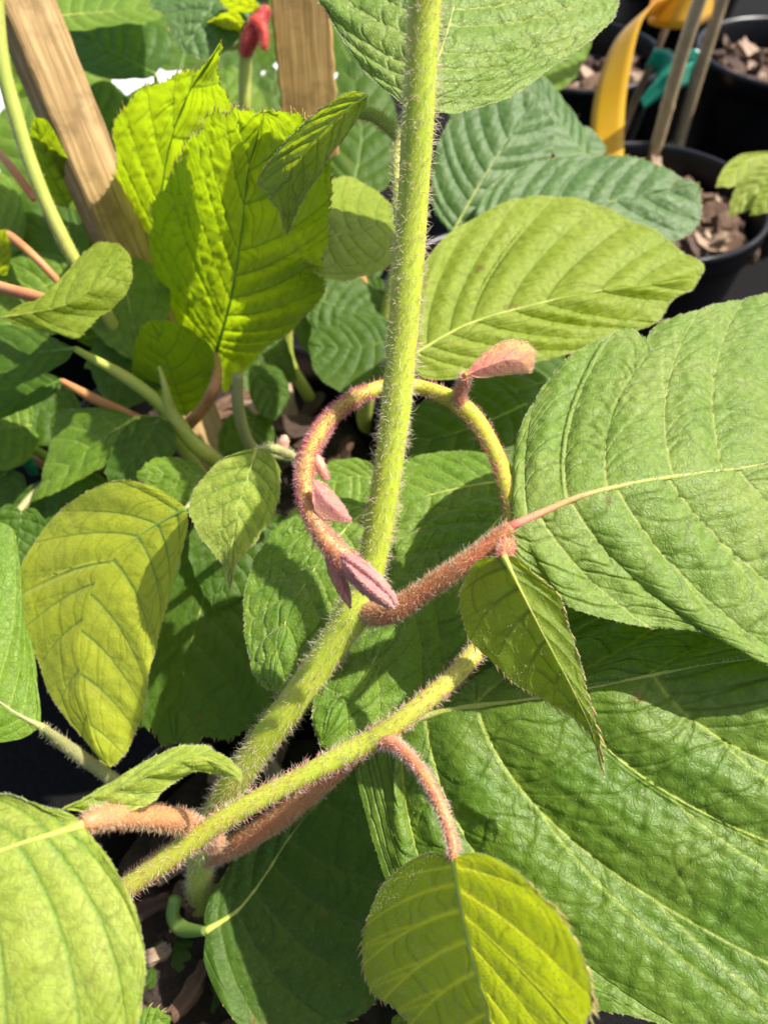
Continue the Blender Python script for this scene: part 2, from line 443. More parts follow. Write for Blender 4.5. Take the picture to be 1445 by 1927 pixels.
    ob = mesh('leaf', np.vstack(VV), [np.vstack(FF)], M[mat], plant, {'vein': np.concatenate(att_v), 'across': np.concatenate(att_e), 'crease': np.concatenate(att_c)})
    if label: ob['label'] = label
    # midrib
    mm, _ = spline(m3, n=60)
    rr = rib * 0.001 * min(1, Lm / 0.11 + .15) * np.linspace(1.0, 0.2, 60)
    pe = 0.0
    if pet and pet_joined(pet):
        pe = max(rr[0], 0.55 * pet[-2][3] / 2 / FPX * pet[-2][2] / 100)
        rr = rr + (pe - rr[0]) * np.exp(-np.linspace(0, 1, 60) * 13)
    if rib_mat is None: rib_mat = 'ribdark' if mat in ('dark', 'teal', 'backlit', 'olive') else 'petgreen'
    V, F, T, D = tube_arrays(mm + n * (lift - 0.0004), rr, 8)
    fl = np.repeat(np.linspace(1, -3.5, 60).clip(0, 1) * rib_flush, 8)
    mesh('midrib', V, F, M[rib_mat], ob, {'flush': np.concatenate([fl, [fl[0], 0]])})
    # marginal bristle teeth
    if teeth > 0:
        Ps, Ds, Ls, Bs = [], [], [], []
        for (E, O, Nn, Te, Le) in edge_pts:
            cnt = max(4, int(Le / (tooth_step * 0.001)))
            u = (np.arange(cnt) + r_.uniform(0, .8, cnt)) / cnt * (len(E) - 2)
            u = u[(u > len(E) * 0.05)]
            i = u.astype(int); f = (u - i)[:, None]
            Ps.append(E[i] * (1 - f) + E[i + 1] * f)
            Ds.append(O[i] + 0.55 * Te[i] + 0.25 * Nn[i] * r_.normal(size=(len(i), 1)))
            Ls.append(teeth * 0.001 * r_.uniform(0.45, 1.25, len(i))); Bs.append(Te[i] * 0.5)
        V, F = hair_arrays(np.vstack(Ps), np.vstack(Ds), np.concatenate(Ls), 0.00017 * min(2.2, teeth), np.vstack(Bs), r_)
        stuff(mesh('margin_bristles', V, F, M['tooth'], ob))
    Ps, Ds, Ls, Bs = [], [], [], []
    if edge_hair:
        for (E, O, Nn, Te, Le) in edge_pts:
            i = r_.integers(1, len(E) - 1, edge_hair // 2)
            f = r_.random((len(i), 1))
            Ps.append(E[i] * (1 - f) + E[i - 1] * f)
            Ds.append(O[i] + r_.normal(size=(len(i), 3)) * 0.55 + Nn[i] * 0.2)
            Ls.append(0.001 * r_.uniform(0.4, 1.1, len(i)) * face_len); Bs.append(r_.normal(size=(len(i), 3)) * 0.5)
    if face_hair:
        for (S, Nn) in surf:
            a, b = S.shape[:2]
            area = np.linalg.norm(np.cross(S[1:, :-1] - S[:-1, :-1], S[:-1, 1:] - S[:-1, :-1]), axis=2).ravel()
            pk = r_.choice(len(area), face_hair // 2, p=area / area.sum())
            i, j = np.unravel_index(pk, (a - 1, b - 1))
            f, g = r_.random((2, len(i), 1))
            Ps.append(S[i, j] + (S[i + 1, j] - S[i, j]) * f + (S[i, j + 1] - S[i, j]) * g)
            sg = np.sign(-(ray(*anchor[:2]) @ n))          # the downy side that is turned to the light and eye
            Ds.append(Nn[i, j] * sg + r_.normal(size=(len(i), 3)) * 0.55)
            Ls.append(0.001 * r_.uniform(0.35, 1.0, len(i)) * face_len); Bs.append(r_.normal(size=(len(i), 3)) * 0.4)
    if rib_hair:
        i = r_.integers(1, 55, rib_hair); f = r_.random((rib_hair, 1))
        sg = np.sign(-(ray(*anchor[:2]) @ n))
        Ps.append(mm[i] * (1 - f) + mm[i + 1] * f + n * lift)
        Ds.append(n * sg + r_.normal(size=(rib_hair, 3)) * 0.5); Ls.append(0.001 * r_.uniform(.8, 2.4, rib_hair)); Bs.append(r_.normal(size=(rib_hair, 3)) * .5)
    if Ps:
        V, F = hair_arrays(np.vstack(Ps), np.vstack(Ds), np.concatenate(Ls), down_r, np.vstack(Bs), r_)
        stuff(mesh('leaf_down', V, F, M[hairmat], ob))
    if pet:
        pp = np.array([list(P(*p[:3])) + [p[3] / 2 / FPX * p[2] / 100] for p in pet])
        if pet_joined(pet): pp[-1, :3] = base - n * 0.0004; pp[-1, 3] = pe
        shoot(ob, 'petiole', pp, pet_mat, [(pet_hair, pet_hair_len, pet_hair_mat, 0.3), (pet_hair // 2, pet_hair_len * 1.3, 'h_white', 0.3)] if pet_hair else [], seed=seed, raw=True, hr=0.00008)
    return ob

def pet_joined(pet): return len(pet[-1]) > 3 and pet[-1][3] >= 0

def shoot(parent, name, pts, mat, hairs=(), seed=3, raw=False, hairname=None, seg=14, ridge=0.0, res=0.0016, hr=None, flush=((0, 0), (1, 0))):
    """pts: (x, y, depth cm, width px) or raw (X,Y,Z,radius)"""
    pp = np.array(pts, float) if raw else np.array([list(P(*p[:3])) + [p[3] / 2 / FPX * p[2] / 100] for p in pts])
    Ltot = np.linalg.norm(np.diff(pp[:, :3], axis=0), axis=1).sum()
    n = int(np.clip(Ltot / res, 12, 220))
    c, L = spline(pp, n=n)
    r_ = np.random.default_rng(seed * 77 + 5)
    rad = c[:, 3] * (1 + 0.02 * np.sin(np.arange(n) * 0.31 + seed))
    V, F, T, D = tube_arrays(c[:, :3], rad, seg, ridge)
    fl = np.repeat(np.interp(np.linspace(0, 1, n), [q[0] for q in flush], [q[1] for q in flush]), seg)
    fl = np.concatenate([fl, [fl[0], fl[-1]]])
    ob = mesh(name, V, F, M[mat], parent, {'flush': fl})
    holder = ob if (parent is None or parent.type == 'EMPTY') else parent
    for hh in hairs:
        cnt, ln, hm, lean = hh[:4]; u0, u1 = hh[4] if len(hh) > 4 else (0, 1)
        if not cnt: continue
        u = (u0 + (u1 - u0) * r_.random(cnt) ** (hh[5] if len(hh) > 5 else 1)) * (n - 1.001); i = u.astype(int); f = (u - i)[:, None]
        th = r_.random(cnt) * 2 * np.pi
        N0, B0 = D[:, 0], D[:, seg // 4] if seg % 4 == 0 else np.cross(T, D[:, 0])
        B0 = np.cross(T, N0)
        o = N0[i] * np.cos(th)[:, None] + B0[i] * np.sin(th)[:, None]
        pos = c[i, :3] * (1 - f) + c[i + 1, :3] * f + o * (rad[i] * 0.97)[:, None]
        d = o + T[i] * (lean + 0.25 * r_.normal(size=cnt))[:, None] + 0.28 * r_.normal(size=(cnt, 3))
        b = T[i] * r_.normal(0.3, 0.6, (cnt, 1)) + 0.45 * r_.normal(size=(cnt, 3))
        V, F = hair_arrays(pos, d, 0.001 * ln * (0.25 + r_.random(cnt) ** 1.3), hr if hr else (0.00009 if ln > 1.45 else 0.00007), b, r_)
        stuff(mesh(name + '_hair' if name != 'petiole' else 'petiole_hair', V, F, M[hm], holder))
    return ob
# ------------------------------------------------------------------ setting: ground, pots, bark
def plain_mat(name, ca, cb, rough=0.6, scale=40, bump=0.3, bdist=0.001, spec=0.4, detail=4, stretch=None, bscale=None):
    m, nt, N, L = newmat(name)
    geo = N.new('ShaderNodeTexCoord'); oc = geo.outputs['Object']
    if stretch:
        mp = N.new('ShaderNodeMapping'); mp.inputs['Scale'].default_value = stretch; L.new(oc, mp.inputs[0]); oc = mp.outputs[0]
    n1 = noise(nt, scale, detail, 0.6, oc)
    col = mixc(nt, ramp(nt, n1, [(0.35, 0.0), (0.66, 1.0)]), ca, cb)
    pr = N.new('ShaderNodeBsdfPrincipled'); L.new(col, pr.inputs['Base Color'])
    pr.inputs['Roughness'].default_value = rough; pr.inputs['Specular IOR Level'].default_value = spec
    bp = N.new('ShaderNodeBump'); bp.inputs['Strength'].default_value = bump; bp.inputs['Distance'].default_value = bdist
    L.new(noise(nt, bscale or scale * 3, 4, 0.6, oc), bp.inputs['Height']); L.new(bp.outputs[0], pr.inputs['Normal'])
    out = N.new('ShaderNodeOutputMaterial'); L.new(pr.outputs[0], out.inputs[0])
    return m

M['ground'] = plain_mat('black_weed_mat', (0.004, 0.004, 0.0045), (0.012, 0.0115, 0.011), 0.95, 300, 0.8, 0.002, 0.1)
M['path'] = plain_mat('pale_concrete', (0.5, 0.5, 0.5), (0.62, 0.62, 0.61), 0.85, 30, 0.4, 0.002)
M['pot'] = plain_mat('black_plastic', (0.0025, 0.0025, 0.003), (0.005, 0.005, 0.006), 0.34, 30, 0.12, 0.0006, 0.3)
M['soil'] = plain_mat('dark_potting_mix', (0.018, 0.012, 0.009), (0.05, 0.032, 0.022), 0.9, 90, 1.0, 0.006)
M['bark'] = [plain_mat('bark_brown', (0.075, 0.038, 0.02), (0.15, 0.085, 0.05), 0.8, 40, 0.9, 0.002, stretch=(1, 4, 4)),
             plain_mat('bark_dark', (0.035, 0.018, 0.012), (0.08, 0.045, 0.03), 0.85, 40, 0.9, 0.002, stretch=(1, 4, 4)),
             plain_mat('bark_pale', (0.22, 0.14, 0.09), (0.36, 0.26, 0.18), 0.75, 40, 0.8, 0.002, stretch=(1, 4, 4))]

g = 60.0
gv, gf = [(-g, -g, 0), (g, -g, 0), (g, g, 0), (-g, g, 0)], [[(0, 1, 2, 3)]]
go = mesh('ground', gv, gf, M['ground'], None, smooth=False); go['kind'] = 'structure'

pv = np.array([(-8, .78, .004), (-.30, .78, .004), (-.06, 1.35, .004), (-.02, 9, .004), (-8, 9, .004)])
po = mesh('path', pv, [np.array([[0, 1, 2, 3, 4]])], M['path'], None, smooth=False); po['kind'] = 'structure'

def lathe(profile, seg=64):
    pr = np.array(profile, float); n = len(pr)
    th = np.linspace(0, 2 * np.pi, seg, endpoint=False)
    V = np.stack([pr[:, None, 0] * np.cos(th), pr[:, None, 0] * np.sin(th), np.broadcast_to(pr[:, None, 1], (n, seg))], -1).reshape(-1, 3)
    i = np.arange(n - 1)[:, None] * seg; j = np.arange(seg)[None]; j2 = (j + 1) % seg
    return V, [np.stack([i + j, i + j2, i + seg + j2, i + seg + j], -1).reshape(-1, 4)]

RIM_Z, SOIL_Z, POT_R = 0.245, 0.205, 0.112
chip_me = []
for k in range(9):                                    # nine bark flakes, shared by every pot
    r_ = np.random.default_rng(300 + k)
    a, b = 6, 3
    lx, ly, lz = r_.uniform(0.014, 0.028), r_.uniform(0.005, 0.011), r_.uniform(0.0018, 0.0045)
    xs = np.linspace(-1, 1, a)
    V = []
    for zi in (-1, 1):
        for x in xs:
            for y in np.linspace(-1, 1, b):
                taper = 1 - 0.35 * abs(x) ** 3
                V.append((x * lx + r_.normal() * .0012, y * ly * taper + r_.normal() * .0013 + 0.15 * ly * math.sin(x * 2 + k), zi * lz + r_.normal() * .0007 + 0.12 * lx * x * x * (1 if k % 2 else -1)))
    ix = lambda z, i, j: z * a * b + i * b + j
    F = []
    for i in range(a - 1):
        for j in range(b - 1):
            F.append((ix(1, i, j), ix(1, i + 1, j), ix(1, i + 1, j + 1), ix(1, i, j + 1)))
            F.append((ix(0, i, j), ix(0, i, j + 1), ix(0, i + 1, j + 1), ix(0, i + 1, j)))
        F.append((ix(0, i, 0), ix(0, i + 1, 0), ix(1, i + 1, 0), ix(1, i, 0)))
        F.append((ix(0, i, b - 1), ix(1, i, b - 1), ix(1, i + 1, b - 1), ix(0, i + 1, b - 1)))
    for j in range(b - 1):
        F.append((ix(0, 0, j), ix(1, 0, j), ix(1, 0, j + 1), ix(0, 0, j + 1)))
        F.append((ix(0, a - 1, j), ix(0, a - 1, j + 1), ix(1, a - 1, j + 1), ix(1, a - 1, j)))
    for mi in range(3):
        me = bpy.data.meshes.new('bark_chip'); me.from_pydata(V, [], F); me.materials.append(M['bark'][mi])
        chip_me.append(me)

def pot(cx, cy, label, nchips, seed, R=POT_R):
    t = thing('plant_pot', label, 'pot', (cx, cy, 0), 'black nursery pots standing on the ground')
    prof = [(0, 0.0), (R * .74, 0.0), (R * .78, 0.004), (R * .97, RIM_Z - 0.03), (R * .975, RIM_Z - 0.027), (R * 1.025, RIM_Z - 0.026), (R * 1.04, RIM_Z - 0.004), (R * 1.035, RIM_Z),
            (R * 1.0, RIM_Z + 0.0005), (R * .985, RIM_Z - 0.004), (R * .95, SOIL_Z - 0.02)]
    V, F = lathe(prof); V = V + np.array([cx, cy, 0])
    mesh('pot_wall', V, F, M['pot'], t)
    r_ = np.random.default_rng(seed)
    nr, ns = 14, 40
    V = [(cx, cy, SOIL_Z)]; F4, F3 = [], []
    for i in range(1, nr + 1):
        for j in range(ns):
            rr = R * .955 * i / nr; a = 2 * math.pi * j / ns
            V.append((cx + rr * math.cos(a), cy + rr * math.sin(a), SOIL_Z + r_.normal() * 0.0022))
    for j in range(ns):
        F3.append((0, 1 + j, 1 + (j + 1) % ns))
        for i in range(nr - 1):
            b0 = 1 + i * ns
            F4.append((b0 + j, b0 + ns + j, b0 + ns + (j + 1) % ns, b0 + (j + 1) % ns))
    so = mesh('potting_mix', V, [np.array(F3), np.array(F4)], M['soil'], t)
    for k in range(nchips):
        rr = R * .93 * math.sqrt(r_.random()); a = r_.random() * 6.283
        mi = r_.choice(3, p=[.45, .3, .25])
        c = bpy.data.objects.new('bark_chip', chip_me[int(r_.integers(9)) * 3 + mi]); COL.objects.link(c)
        c.parent = so
        lift = 0.003 + 0.012 * r_.random()
        c.location = (cx + rr * math.cos(a) * .93, cy + rr * math.sin(a) * .93, SOIL_Z + lift)
        c.rotation_euler = (r_.normal() * .5, r_.normal() * .35, r_.random() * 6.283)
        s = r_.uniform(.55, 1.2) * (0.6 if cy < .35 else 1); c.scale = (s, s, s)
    return t

pA = on_z(1228, 368, RIM_Z); pB = on_z(1490, 95, RIM_Z); pC = on_z(1075, 95, RIM_Z)
pot(pA[0], pA[1], 'black plastic pot of bark beside the yellow tag, nearest of the pots at upper right', 150, 1, 0.106)
pot(pB[0], pB[1], 'black plastic pot of bark in the top right corner of the photo', 110, 2)
pot(pC[0], pC[1], 'black plastic pot of bark behind the yellow tag, beside the downy top leaf', 110, 3)
bM = on_z(378, 1745, SOIL_Z); bP = on_z(430, 930, SOIL_Z); bK = on_z(900, 640, SOIL_Z); bQ = on_z(160, 560, SOIL_Z)
pot(bM[0] + .045, bM[1], 'black pot in deep shade that holds the big foreground vine', 50, 4, 0.1)
pot(bP[0], bP[1] + .01, 'black pot in shade under the backlit lime leaves with two wooden stakes', 60, 5)
pot(bK[0] + .03, bK[1], 'black pot hidden in shade behind the curled shoot', 40, 6)
pot(bQ[0] - .04, bQ[1] + .04, 'black pot behind the slanting wooden stake at the left edge', 30, 7)
pD = on_z(1270, -75, RIM_Z)
pot(pD[0], pD[1], 'black plastic pot of bark furthest back behind the bamboo canes', 60, 8)

# ------------------------------------------------------------------ stakes, canes, ties, tag
def wood_mat(name, ca, cb, cc):
    m, nt, N, L = newmat(name)
    geo = N.new('ShaderNodeTexCoord'); mp = N.new('ShaderNodeMapping')
    L.new(geo.outputs['Object'], mp.inputs[0]); mp.inputs['Scale'].default_value = (1, 1, 0.035)
    n1 = noise(nt, 420, 3, 0.6, mp.outputs[0])
    n2 = noise(nt, 45, 2, 0.5, mp.outputs[0])
    n3 = noise(nt, 48, 4, 0.7, geo.outputs['Object'])
    col = mixc(nt, ramp(nt, n1, [(0.38, 0.0), (0.6, 1.0)]), ca, cb)
    col = mixc(nt, ramp(nt, n2, [(0.45, 0.0), (0.7, 0.7)]), col, cc)
    col = mixc(nt, ramp(nt, n3, [(0.5, 0.0), (0.72, 0.7)]), col, tuple(x * .5 for x in ca))
    pr = N.new('ShaderNodeBsdfPrincipled'); L.new(col, pr.inputs['Base Color']); pr.inputs['Roughness'].default_value = 0.75
    pr.inputs['Specular IOR Level'].default_value = 0.25
    bp = N.new('ShaderNodeBump'); bp.inputs['Strength'].default_value = 0.8; bp.inputs['Distance'].default_value = 0.0008
    L.new(n1, bp.inputs['Height']); L.new(bp.outputs[0], pr.inputs['Normal'])
    out = N.new('ShaderNodeOutputMaterial'); L.new(pr.outputs[0], out.inputs[0])
    return m
M['wood'] = wood_mat('sawn_pine', (0.24, 0.15, 0.06), (0.42, 0.29, 0.13), (0.2, 0.125, 0.05))
M['wood2'] = wood_mat('grooved_pine', (0.3, 0.18, 0.055), (0.45, 0.29, 0.1), (0.22, 0.12, 0.035))
M['cane'] = plain_mat('bamboo', (0.34, 0.24, 0.12), (0.44, 0.33, 0.18), 0.5, 60, 0.3, 0.0005)
M['twig'] = plain_mat('brown_trunk', (0.09, 0.055, 0.025), (0.15, 0.1, 0.05), 0.7, 90, 0.5, 0.0008)

def stake(label, top, bot, w, th, yaw, mat, reeded):
    """square sawn stake; local z along its length; reeded = milled grooves on the face"""
    a, b = np.array(bot), np.array(top)
    L = np.linalg.norm(b - a); z = norm(b - a)
    o = thing('wooden_stake', label, 'stake', a, 'wooden stakes driven into the pots')
    # cross-section with rounded arrises and shallow grooves
    prof = []
    nx = 88
    for i in range(nx + 1):
        x = -w / 2 + w * i / nx
        gdep = reeded * 0.5 * (1 - math.cos(2 * math.pi * i / nx * (20 if reeded > 0.0004 else 5)))
        prof.append((x * 0.985, -th / 2 + gdep))
    prof += [(w / 2, -th / 2 + .0012), (w / 2, th / 2 - .0012), (w / 2 - .0012, th / 2), (-w / 2 + .0012, th / 2), (-w / 2, th / 2 - .0012), (-w / 2, -th / 2 + .0012)]
    k = len(prof); rings = 40
    r_ = np.random.default_rng(int(w * 1e5))
    V = []
    for i in range(rings + 1):
        wob = r_.normal() * 0.00025
        for (x, y) in prof:
            V.append((x + wob, y + r_.normal() * .00008, L * i / rings))
    F = [[i * k + j, i * k + (j + 1) % k, (i + 1) * k + (j + 1) % k, (i + 1) * k + j] for i in range(rings) for j in range(k)]
    me = bpy.data.meshes.new('shaft'); me.from_pydata(V, [], F + [list(range(k))[::-1], [rings * k + j for j in range(k)]])
    me.materials.append(mat)
    s = bpy.data.objects.new('shaft', me); COL.objects.link(s); s.parent = o
    q = Vector(z).to_track_quat('Z', 'Y')
    s.rotation_mode = 'QUATERNION'
    s.rotation_quaternion = q @ Matrix.Rotation(yaw, 4, 'Z').to_quaternion()
    return o
stake('slanting sawn pine stake crossing the top left corner', P(-5, -110, 37.5), P(402, 870, 54), 0.030, 0.017, math.radians(16), M['wood'], 0.0007)
stake('upright grooved pine stake behind the main stem beside the red shoot', P(556, -140, 45), P(624, 775, 62), 0.0375, 0.016, math.radians(-2), M['wood2'], 0.0004)

def cane(label, bot, top, r, name='bamboo_cane', mat='cane', cat='cane', group='bamboo canes in the far pots'):
    n = 60
    pts = np.linspace(bot, top, n) + np.array([[0.0012 * math.sin(i * .21), 0.001 * math.sin(i * .13 + 1), 0] for i in range(n)])
    rad = np.full(n, r)
    for k in (14, 33, 50): rad[k] *= 1.14
    V, F, T, D = tube_arrays(pts, rad, 16)
    o = mesh(name, V, F, M[mat], None); o['label'] = label; o['category'] = cat
    if group: o['group'] = group
    return o
c1b = on_z(1213, 340, SOIL_Z); c1t = c1b + np.array([0.0, -0.01, 0.33])
cane('pale bamboo cane behind the yellow tag, wrapped by the green tie', c1b, c1t, 0.0066)
c2b = on_z(1296, 225, 0.19); c2b[2] = .19; c2t = c2b + np.array([-0.012, 0.0, 0.4])
cane('pale bamboo cane right of the yellow tag knot with teal tie', c2b - np.array([0, 0, .19]), c2t, 0.0072)
c3b = on_z(1165, 260, SOIL_Z + .0)
d1 = np.linalg.norm(c1b - CAM)
dk = (c1b - CAM).dot(C_F) * 100
dk2 = (c2b - CAM).dot(C_F) * 100
shp = thing('seedling', 'thin brown sapling stem slanting behind the yellow tag', 'plant', c3b)
shoot(shp, 'trunk', [(1160, 275, dk + 3, 15), (1185, 210, dk + 1.5, 15), (1225, 120, dk - 1, 14), (1262, 30, dk - 3, 13), (1300, -60, dk - 4, 12)], 'petbrown', seed=4)
shp.children[0].data.materials[0] = M['twig']

def ribbon(name, pts, widths, mat, th=0.0004, label=None, cat=None, parent=None, wdir=None):
    """strap: pts (x,y,depth) centre line; widths px; wdir = width direction"""
    pp = np.array([list(P(*p)) + [w / 2 / FPX * p[2] / 100] for p, w in zip(pts, widths)])
    c, L = spline(pp, n=48)
    T = norm(np.gradient(c[:, :3], axis=0))
    wd = np.array([np.array(wdir)] * 48) if wdir is not None and np.ndim(wdir) == 1 else spline(np.array(wdir), n=48)[0]
    B = norm(wd - T * (wd * T).sum(1, keepdims=True)); Nn = np.cross(T, B)
    cols = []
    for s in np.linspace(-1, 1, 5):
        cols.append(c[:, :3] + B * (s * c[:, 3])[:, None] + Nn * (0.0012 * (1 - s * s)))
    top = np.stack([q + Nn * th for q in cols], 1); bot = np.stack([q - Nn * th for q in cols], 1)[:, ::-1]
    ring = np.concatenate([top, bot], 1); k = 10
    V = ring.reshape(-1, 3)
    i = np.arange(47)[:, None] * k; j = np.arange(k)[None]; j2 = (j + 1) % k
    F = np.stack([i + j, i + j2, i + k + j2, i + k + j], -1).reshape(-1, 4)
    o = mesh(name, V, [F, np.array([list(range(k))]), np.array([[47 * k + q for q in range(k)]][::-1])], mat, parent)
    if label: o['label'] = label; o['category'] = cat
    return o
M['tag'] = soft_mat('yellow_plastic_tag', (0.72, 0.44, 0.012), (0.76, 0.48, 0.02), 0.45, 0.3, 30, 0.05, (0.85, 0.5, 0.01), 0.5)
M['tie'] = soft_mat('green_tie_tape', (0.0, 0.2, 0.13), (0.0, 0.26, 0.17), 0.4, 0.3, 30, 0.05, (0.0, 0.5, 0.36), 0.5)
tg = thing('plant_tag', 'bright yellow plastic tag strap looped round the bamboo cane', 'tag', P(1280, 25, dk - 4.5))
ribbon('tag_loop', [(1345, 0, dk - 3.5), (1318, 14, dk - 5), (1275, 18, dk - 5.6), (1232, 14, dk - 4.6), (1222, 2, dk - 3)], [60, 62, 62, 56, 50], M['tag'], parent=tg, wdir=[0, .2, 1])
ribbon('tag_tail', [(1262, 8, dk - 5.2), (1215, 22, dk - 5.6), (1182, 60, dk - 5.8), (1158, 130, dk - 5.6), (1144, 210, dk - 5.2), (1141, 300, dk - 4.6)], [40, 46, 52, 58, 60, 62], M['tag'], parent=tg,
       wdir=[[.35, -.4, 1], [.5, -.5, .9], [.9, -.5, .4], [1, -.2, .2], [1, -.1, .1], [1, -.05, 0]])
t1 = thing('tie_tape', 'green tie tape binding the sapling to the cane in front of the pot', 'tie', P(1250, 150, dk - 2))
ribbon('tape_band', [(1300, 138, dk - 2.2), (1270, 150, dk - 3.4), (1240, 166, dk - 3.2), (1208, 196, dk - 2.6)], [40, 40, 36, 22], M['tie'], parent=t1, wdir=[0.1, .2, 1])
ribbon('tape_strip', [(1222, 108, dk - 2.0), (1250, 118, dk - 1.4), (1258, 150, dk - 1.2), (1252, 170, dk - 1.4)], [34, 42, 46, 30], M['tie'], parent=t1, wdir=[1, .1, .3])
t2 = thing('tie_tape', 'teal tie tape round the right-hand bamboo cane', 'tie', P(1312, 125, dk2))
ribbon('tape_band', [(1286, 118, dk2 + .5), (1304, 132, dk2 - 1.2), (1322, 134, dk2 - 1.0), (1336, 132, dk2 + .4)], [44, 36, 34, 30], M['tie'], parent=t2, wdir=[0.0, .2, 1])
ribbon('tape_strip', [(1282, 112, dk2 + 1.0), (1296, 116, dk2 + .2), (1312, 120, dk2 + .2)], [40, 42, 40], M['tie'], parent=t2, wdir=[0.0, .2, 1])
# ------------------------------------------------------------------ the foreground vine
UP = (0, 0, 1)
vine = thing('kiwi_vine', 'foreground kiwi vine with hairy green main stem and a red-haired shoot curled round it', 'vine', bM)
main = shoot(vine, 'main_stem', [(812, -130, 20.2, 64), (800, 0, 21, 62), (788, 200, 22, 60), (772, 450, 23.4, 58), (752, 700, 24.6, 56), (732, 870, 25.4, 54), (712, 1000, 26, 53),
      (690, 1100, 26.4, 55), (668, 1150, 26.5, 65), (640, 1192, 26.7, 60), (575, 1290, 27.2, 59), (500, 1390, 27.9, 56), (430, 1490, 29.2, 52), (392, 1570, 31.5, 48), (376, 1650, 34.5, 46), (380, 1752, 39.5, 44)],
      'stem', [(9500, 3.1, 'h_white', -0.15), (9000, 1.1, 'h_white', 0.0), (1600, 3.0, 'h_pink', -0.1)], seed=1, seg=24, ridge=0.012, res=0.002)
SH = [(3600, 1.9, 'h_red', 0.15), (1300, 2.6, 'h_pink', 0.2)]
low = shoot(vine, 'side_shoot', [(215, 1690, 25.2, 41), (245, 1665, 25, 41), (330, 1606, 24.6, 41), (430, 1537, 24.2, 40), (560, 1466, 23.8, 38), (690, 1398, 23.6, 40), (720, 1380, 23.5, 41), (790, 1328, 23.4, 36), (870, 1256, 23.8, 36),
      (925, 1180, 24.8, 34), (958, 1100, 25.0, 33), (970, 1030, 24.6, 33)], 'stem', [(2600, 2.2, 'h_white', 0.3), (1500, 1.6, 'h_red', 0.3), (1900, 2.2, 'h_pink', 0.3)], seed=2, seg=20, flush=((0, .15), (.5, 0), (1, .3)))
loop = shoot(vine, 'curled_shoot', [(970, 1040, 24.2, 33), (969, 985, 24.4, 32), (957, 925, 25, 31), (938, 866, 26, 31), (902, 800, 27, 33), (868, 764, 27.4, 36), (840, 746, 27.6, 31), (788, 729, 27.9, 29), (735, 726, 27.6, 29),
      (676, 745, 27, 28), (628, 780, 26.3, 28), (594, 828, 25.4, 30), (574, 884, 24.6, 30), (578, 945, 24.0, 30), (602, 1000, 23.7, 33), (638, 1043, 23.6, 40), (670, 1074, 23.6, 40), (698, 1098, 23.6, 30), (716, 1114, 23.6, 16)],
      'shoot', [(3000, 1.5, 'h_red', 0.2), (2600, 2.0, 'h_pink', 0.15), (4200, 1.5, 'h_red', .2, (.52, 1)), (3800, 1.9, 'h_pink', .2, (.52, 1))], seed=3, seg=18, flush=((0, .05), (.4, .02), (.6, .1), (.75, .25), (.9, .5), (1, .5)))

# R1: right-hand downy leaf
leaf(vine, (965, 985, 23.6), (0.16, -0.16, 0.97),
     [(962, 990), (1040, 955, .35), (1100, 931, .6), (1200, 907, .8), (1300, 892, .8), (1420, 876, .6), (1560, 845, .2), (1760, 800, -.8)],
     [(962, 940, -.5), (966, 880, -.7), (984, 800, -.8), (1022, 728, -.8), (1080, 668, -.7), (1150, 630, -.6), (1190, 622, -.5), (1212, 640, -.4), (1226, 664, -.1), (1220, 634, -.5), (1238, 610, -.7), (1290, 590, -.5), (1380, 563, -.7), (1460, 556, -1), (1580, 590, -1.2), (1700, 690, -1)],
     [(948, 1004, 0), (962, 1042, -.1), (990, 1078, -.2), (1040, 1112, -.3), (1085, 1150, -.3), (1190, 1174, -.3), (1290, 1182, -.3), (1362, 1204, -.3), (1450, 1254, -.4), (1580, 1250, -.6), (1700, 1050, -.8)],
     'hero', seed=11, nu=240, nv=140, nsec=8, pleat=0.014, tert=2.3, teeth=1.0, tooth_step=4.5, edge_hair=1600, face_hair=9000, face_len=0.8, rib=1.0, rib_hair=700, rib_mat='petgreen', rib_flush=.8, hairmat='h_silver',
     pet=[(680, 1118, 26.5, 26), (694, 1152, 26.2, 44), (740, 1148, 25.2, 41), (800, 1110, 24.6, 37), (870, 1064, 24, 36), (930, 1022, 23.7, 36), (962, 996, 23.6, 26)], pet_mat='petred', pet_hair=5200, pet_hair_mat='h_brown', pet_hair_len=1.5,
     label='big downy green leaf cut off by the right edge', wave=0.006, gexp=1.5, eexp=0.72)
# L1: leaf at top behind the stem
leaf(vine, (790, 205, 24.6), (0.12, -0.3, 0.95),
     [(792, 196), (815, 130), (838, 70), (856, 0), (866, -60), (872, -120), (875, -190)],
     [(768, 202, -.1), (745, 186, -.2), (700, 150, -.5), (655, 90, -.7), (616, 24, -.8), (590, -25, -.8), (620, -80, -.7), (720, -140, -.5), (800, -170, -.3)],
     [(812, 208, 0), (850, 214, 0), (900, 206, -.2), (960, 184, -.3), (1040, 128, -.5), (1110, 76, -.7), (1155, 30, -.9), (1160, -30, -1), (1110, -100, -.9), (1000, -160, -.6)],
     'hero', seed=12, nu=200, nv=120, nsec=9, pleat=0.016, tert=2.2, teeth=1.2, edge_hair=2000, face_hair=9000, face_len=0.9, rib=0.8, rib_hair=220, hairmat='h_silver',
     pet=[(752, 420, 24.4, 22), (748, 300, 24.9, 20), (762, 240, 25.0, 18), (788, 205, 24.8, 15)], pet_mat='petgreen', pet_hair=500, gexp=1.5, eexp=0.7, label='downy leaf at the top of the photo behind the main stem')
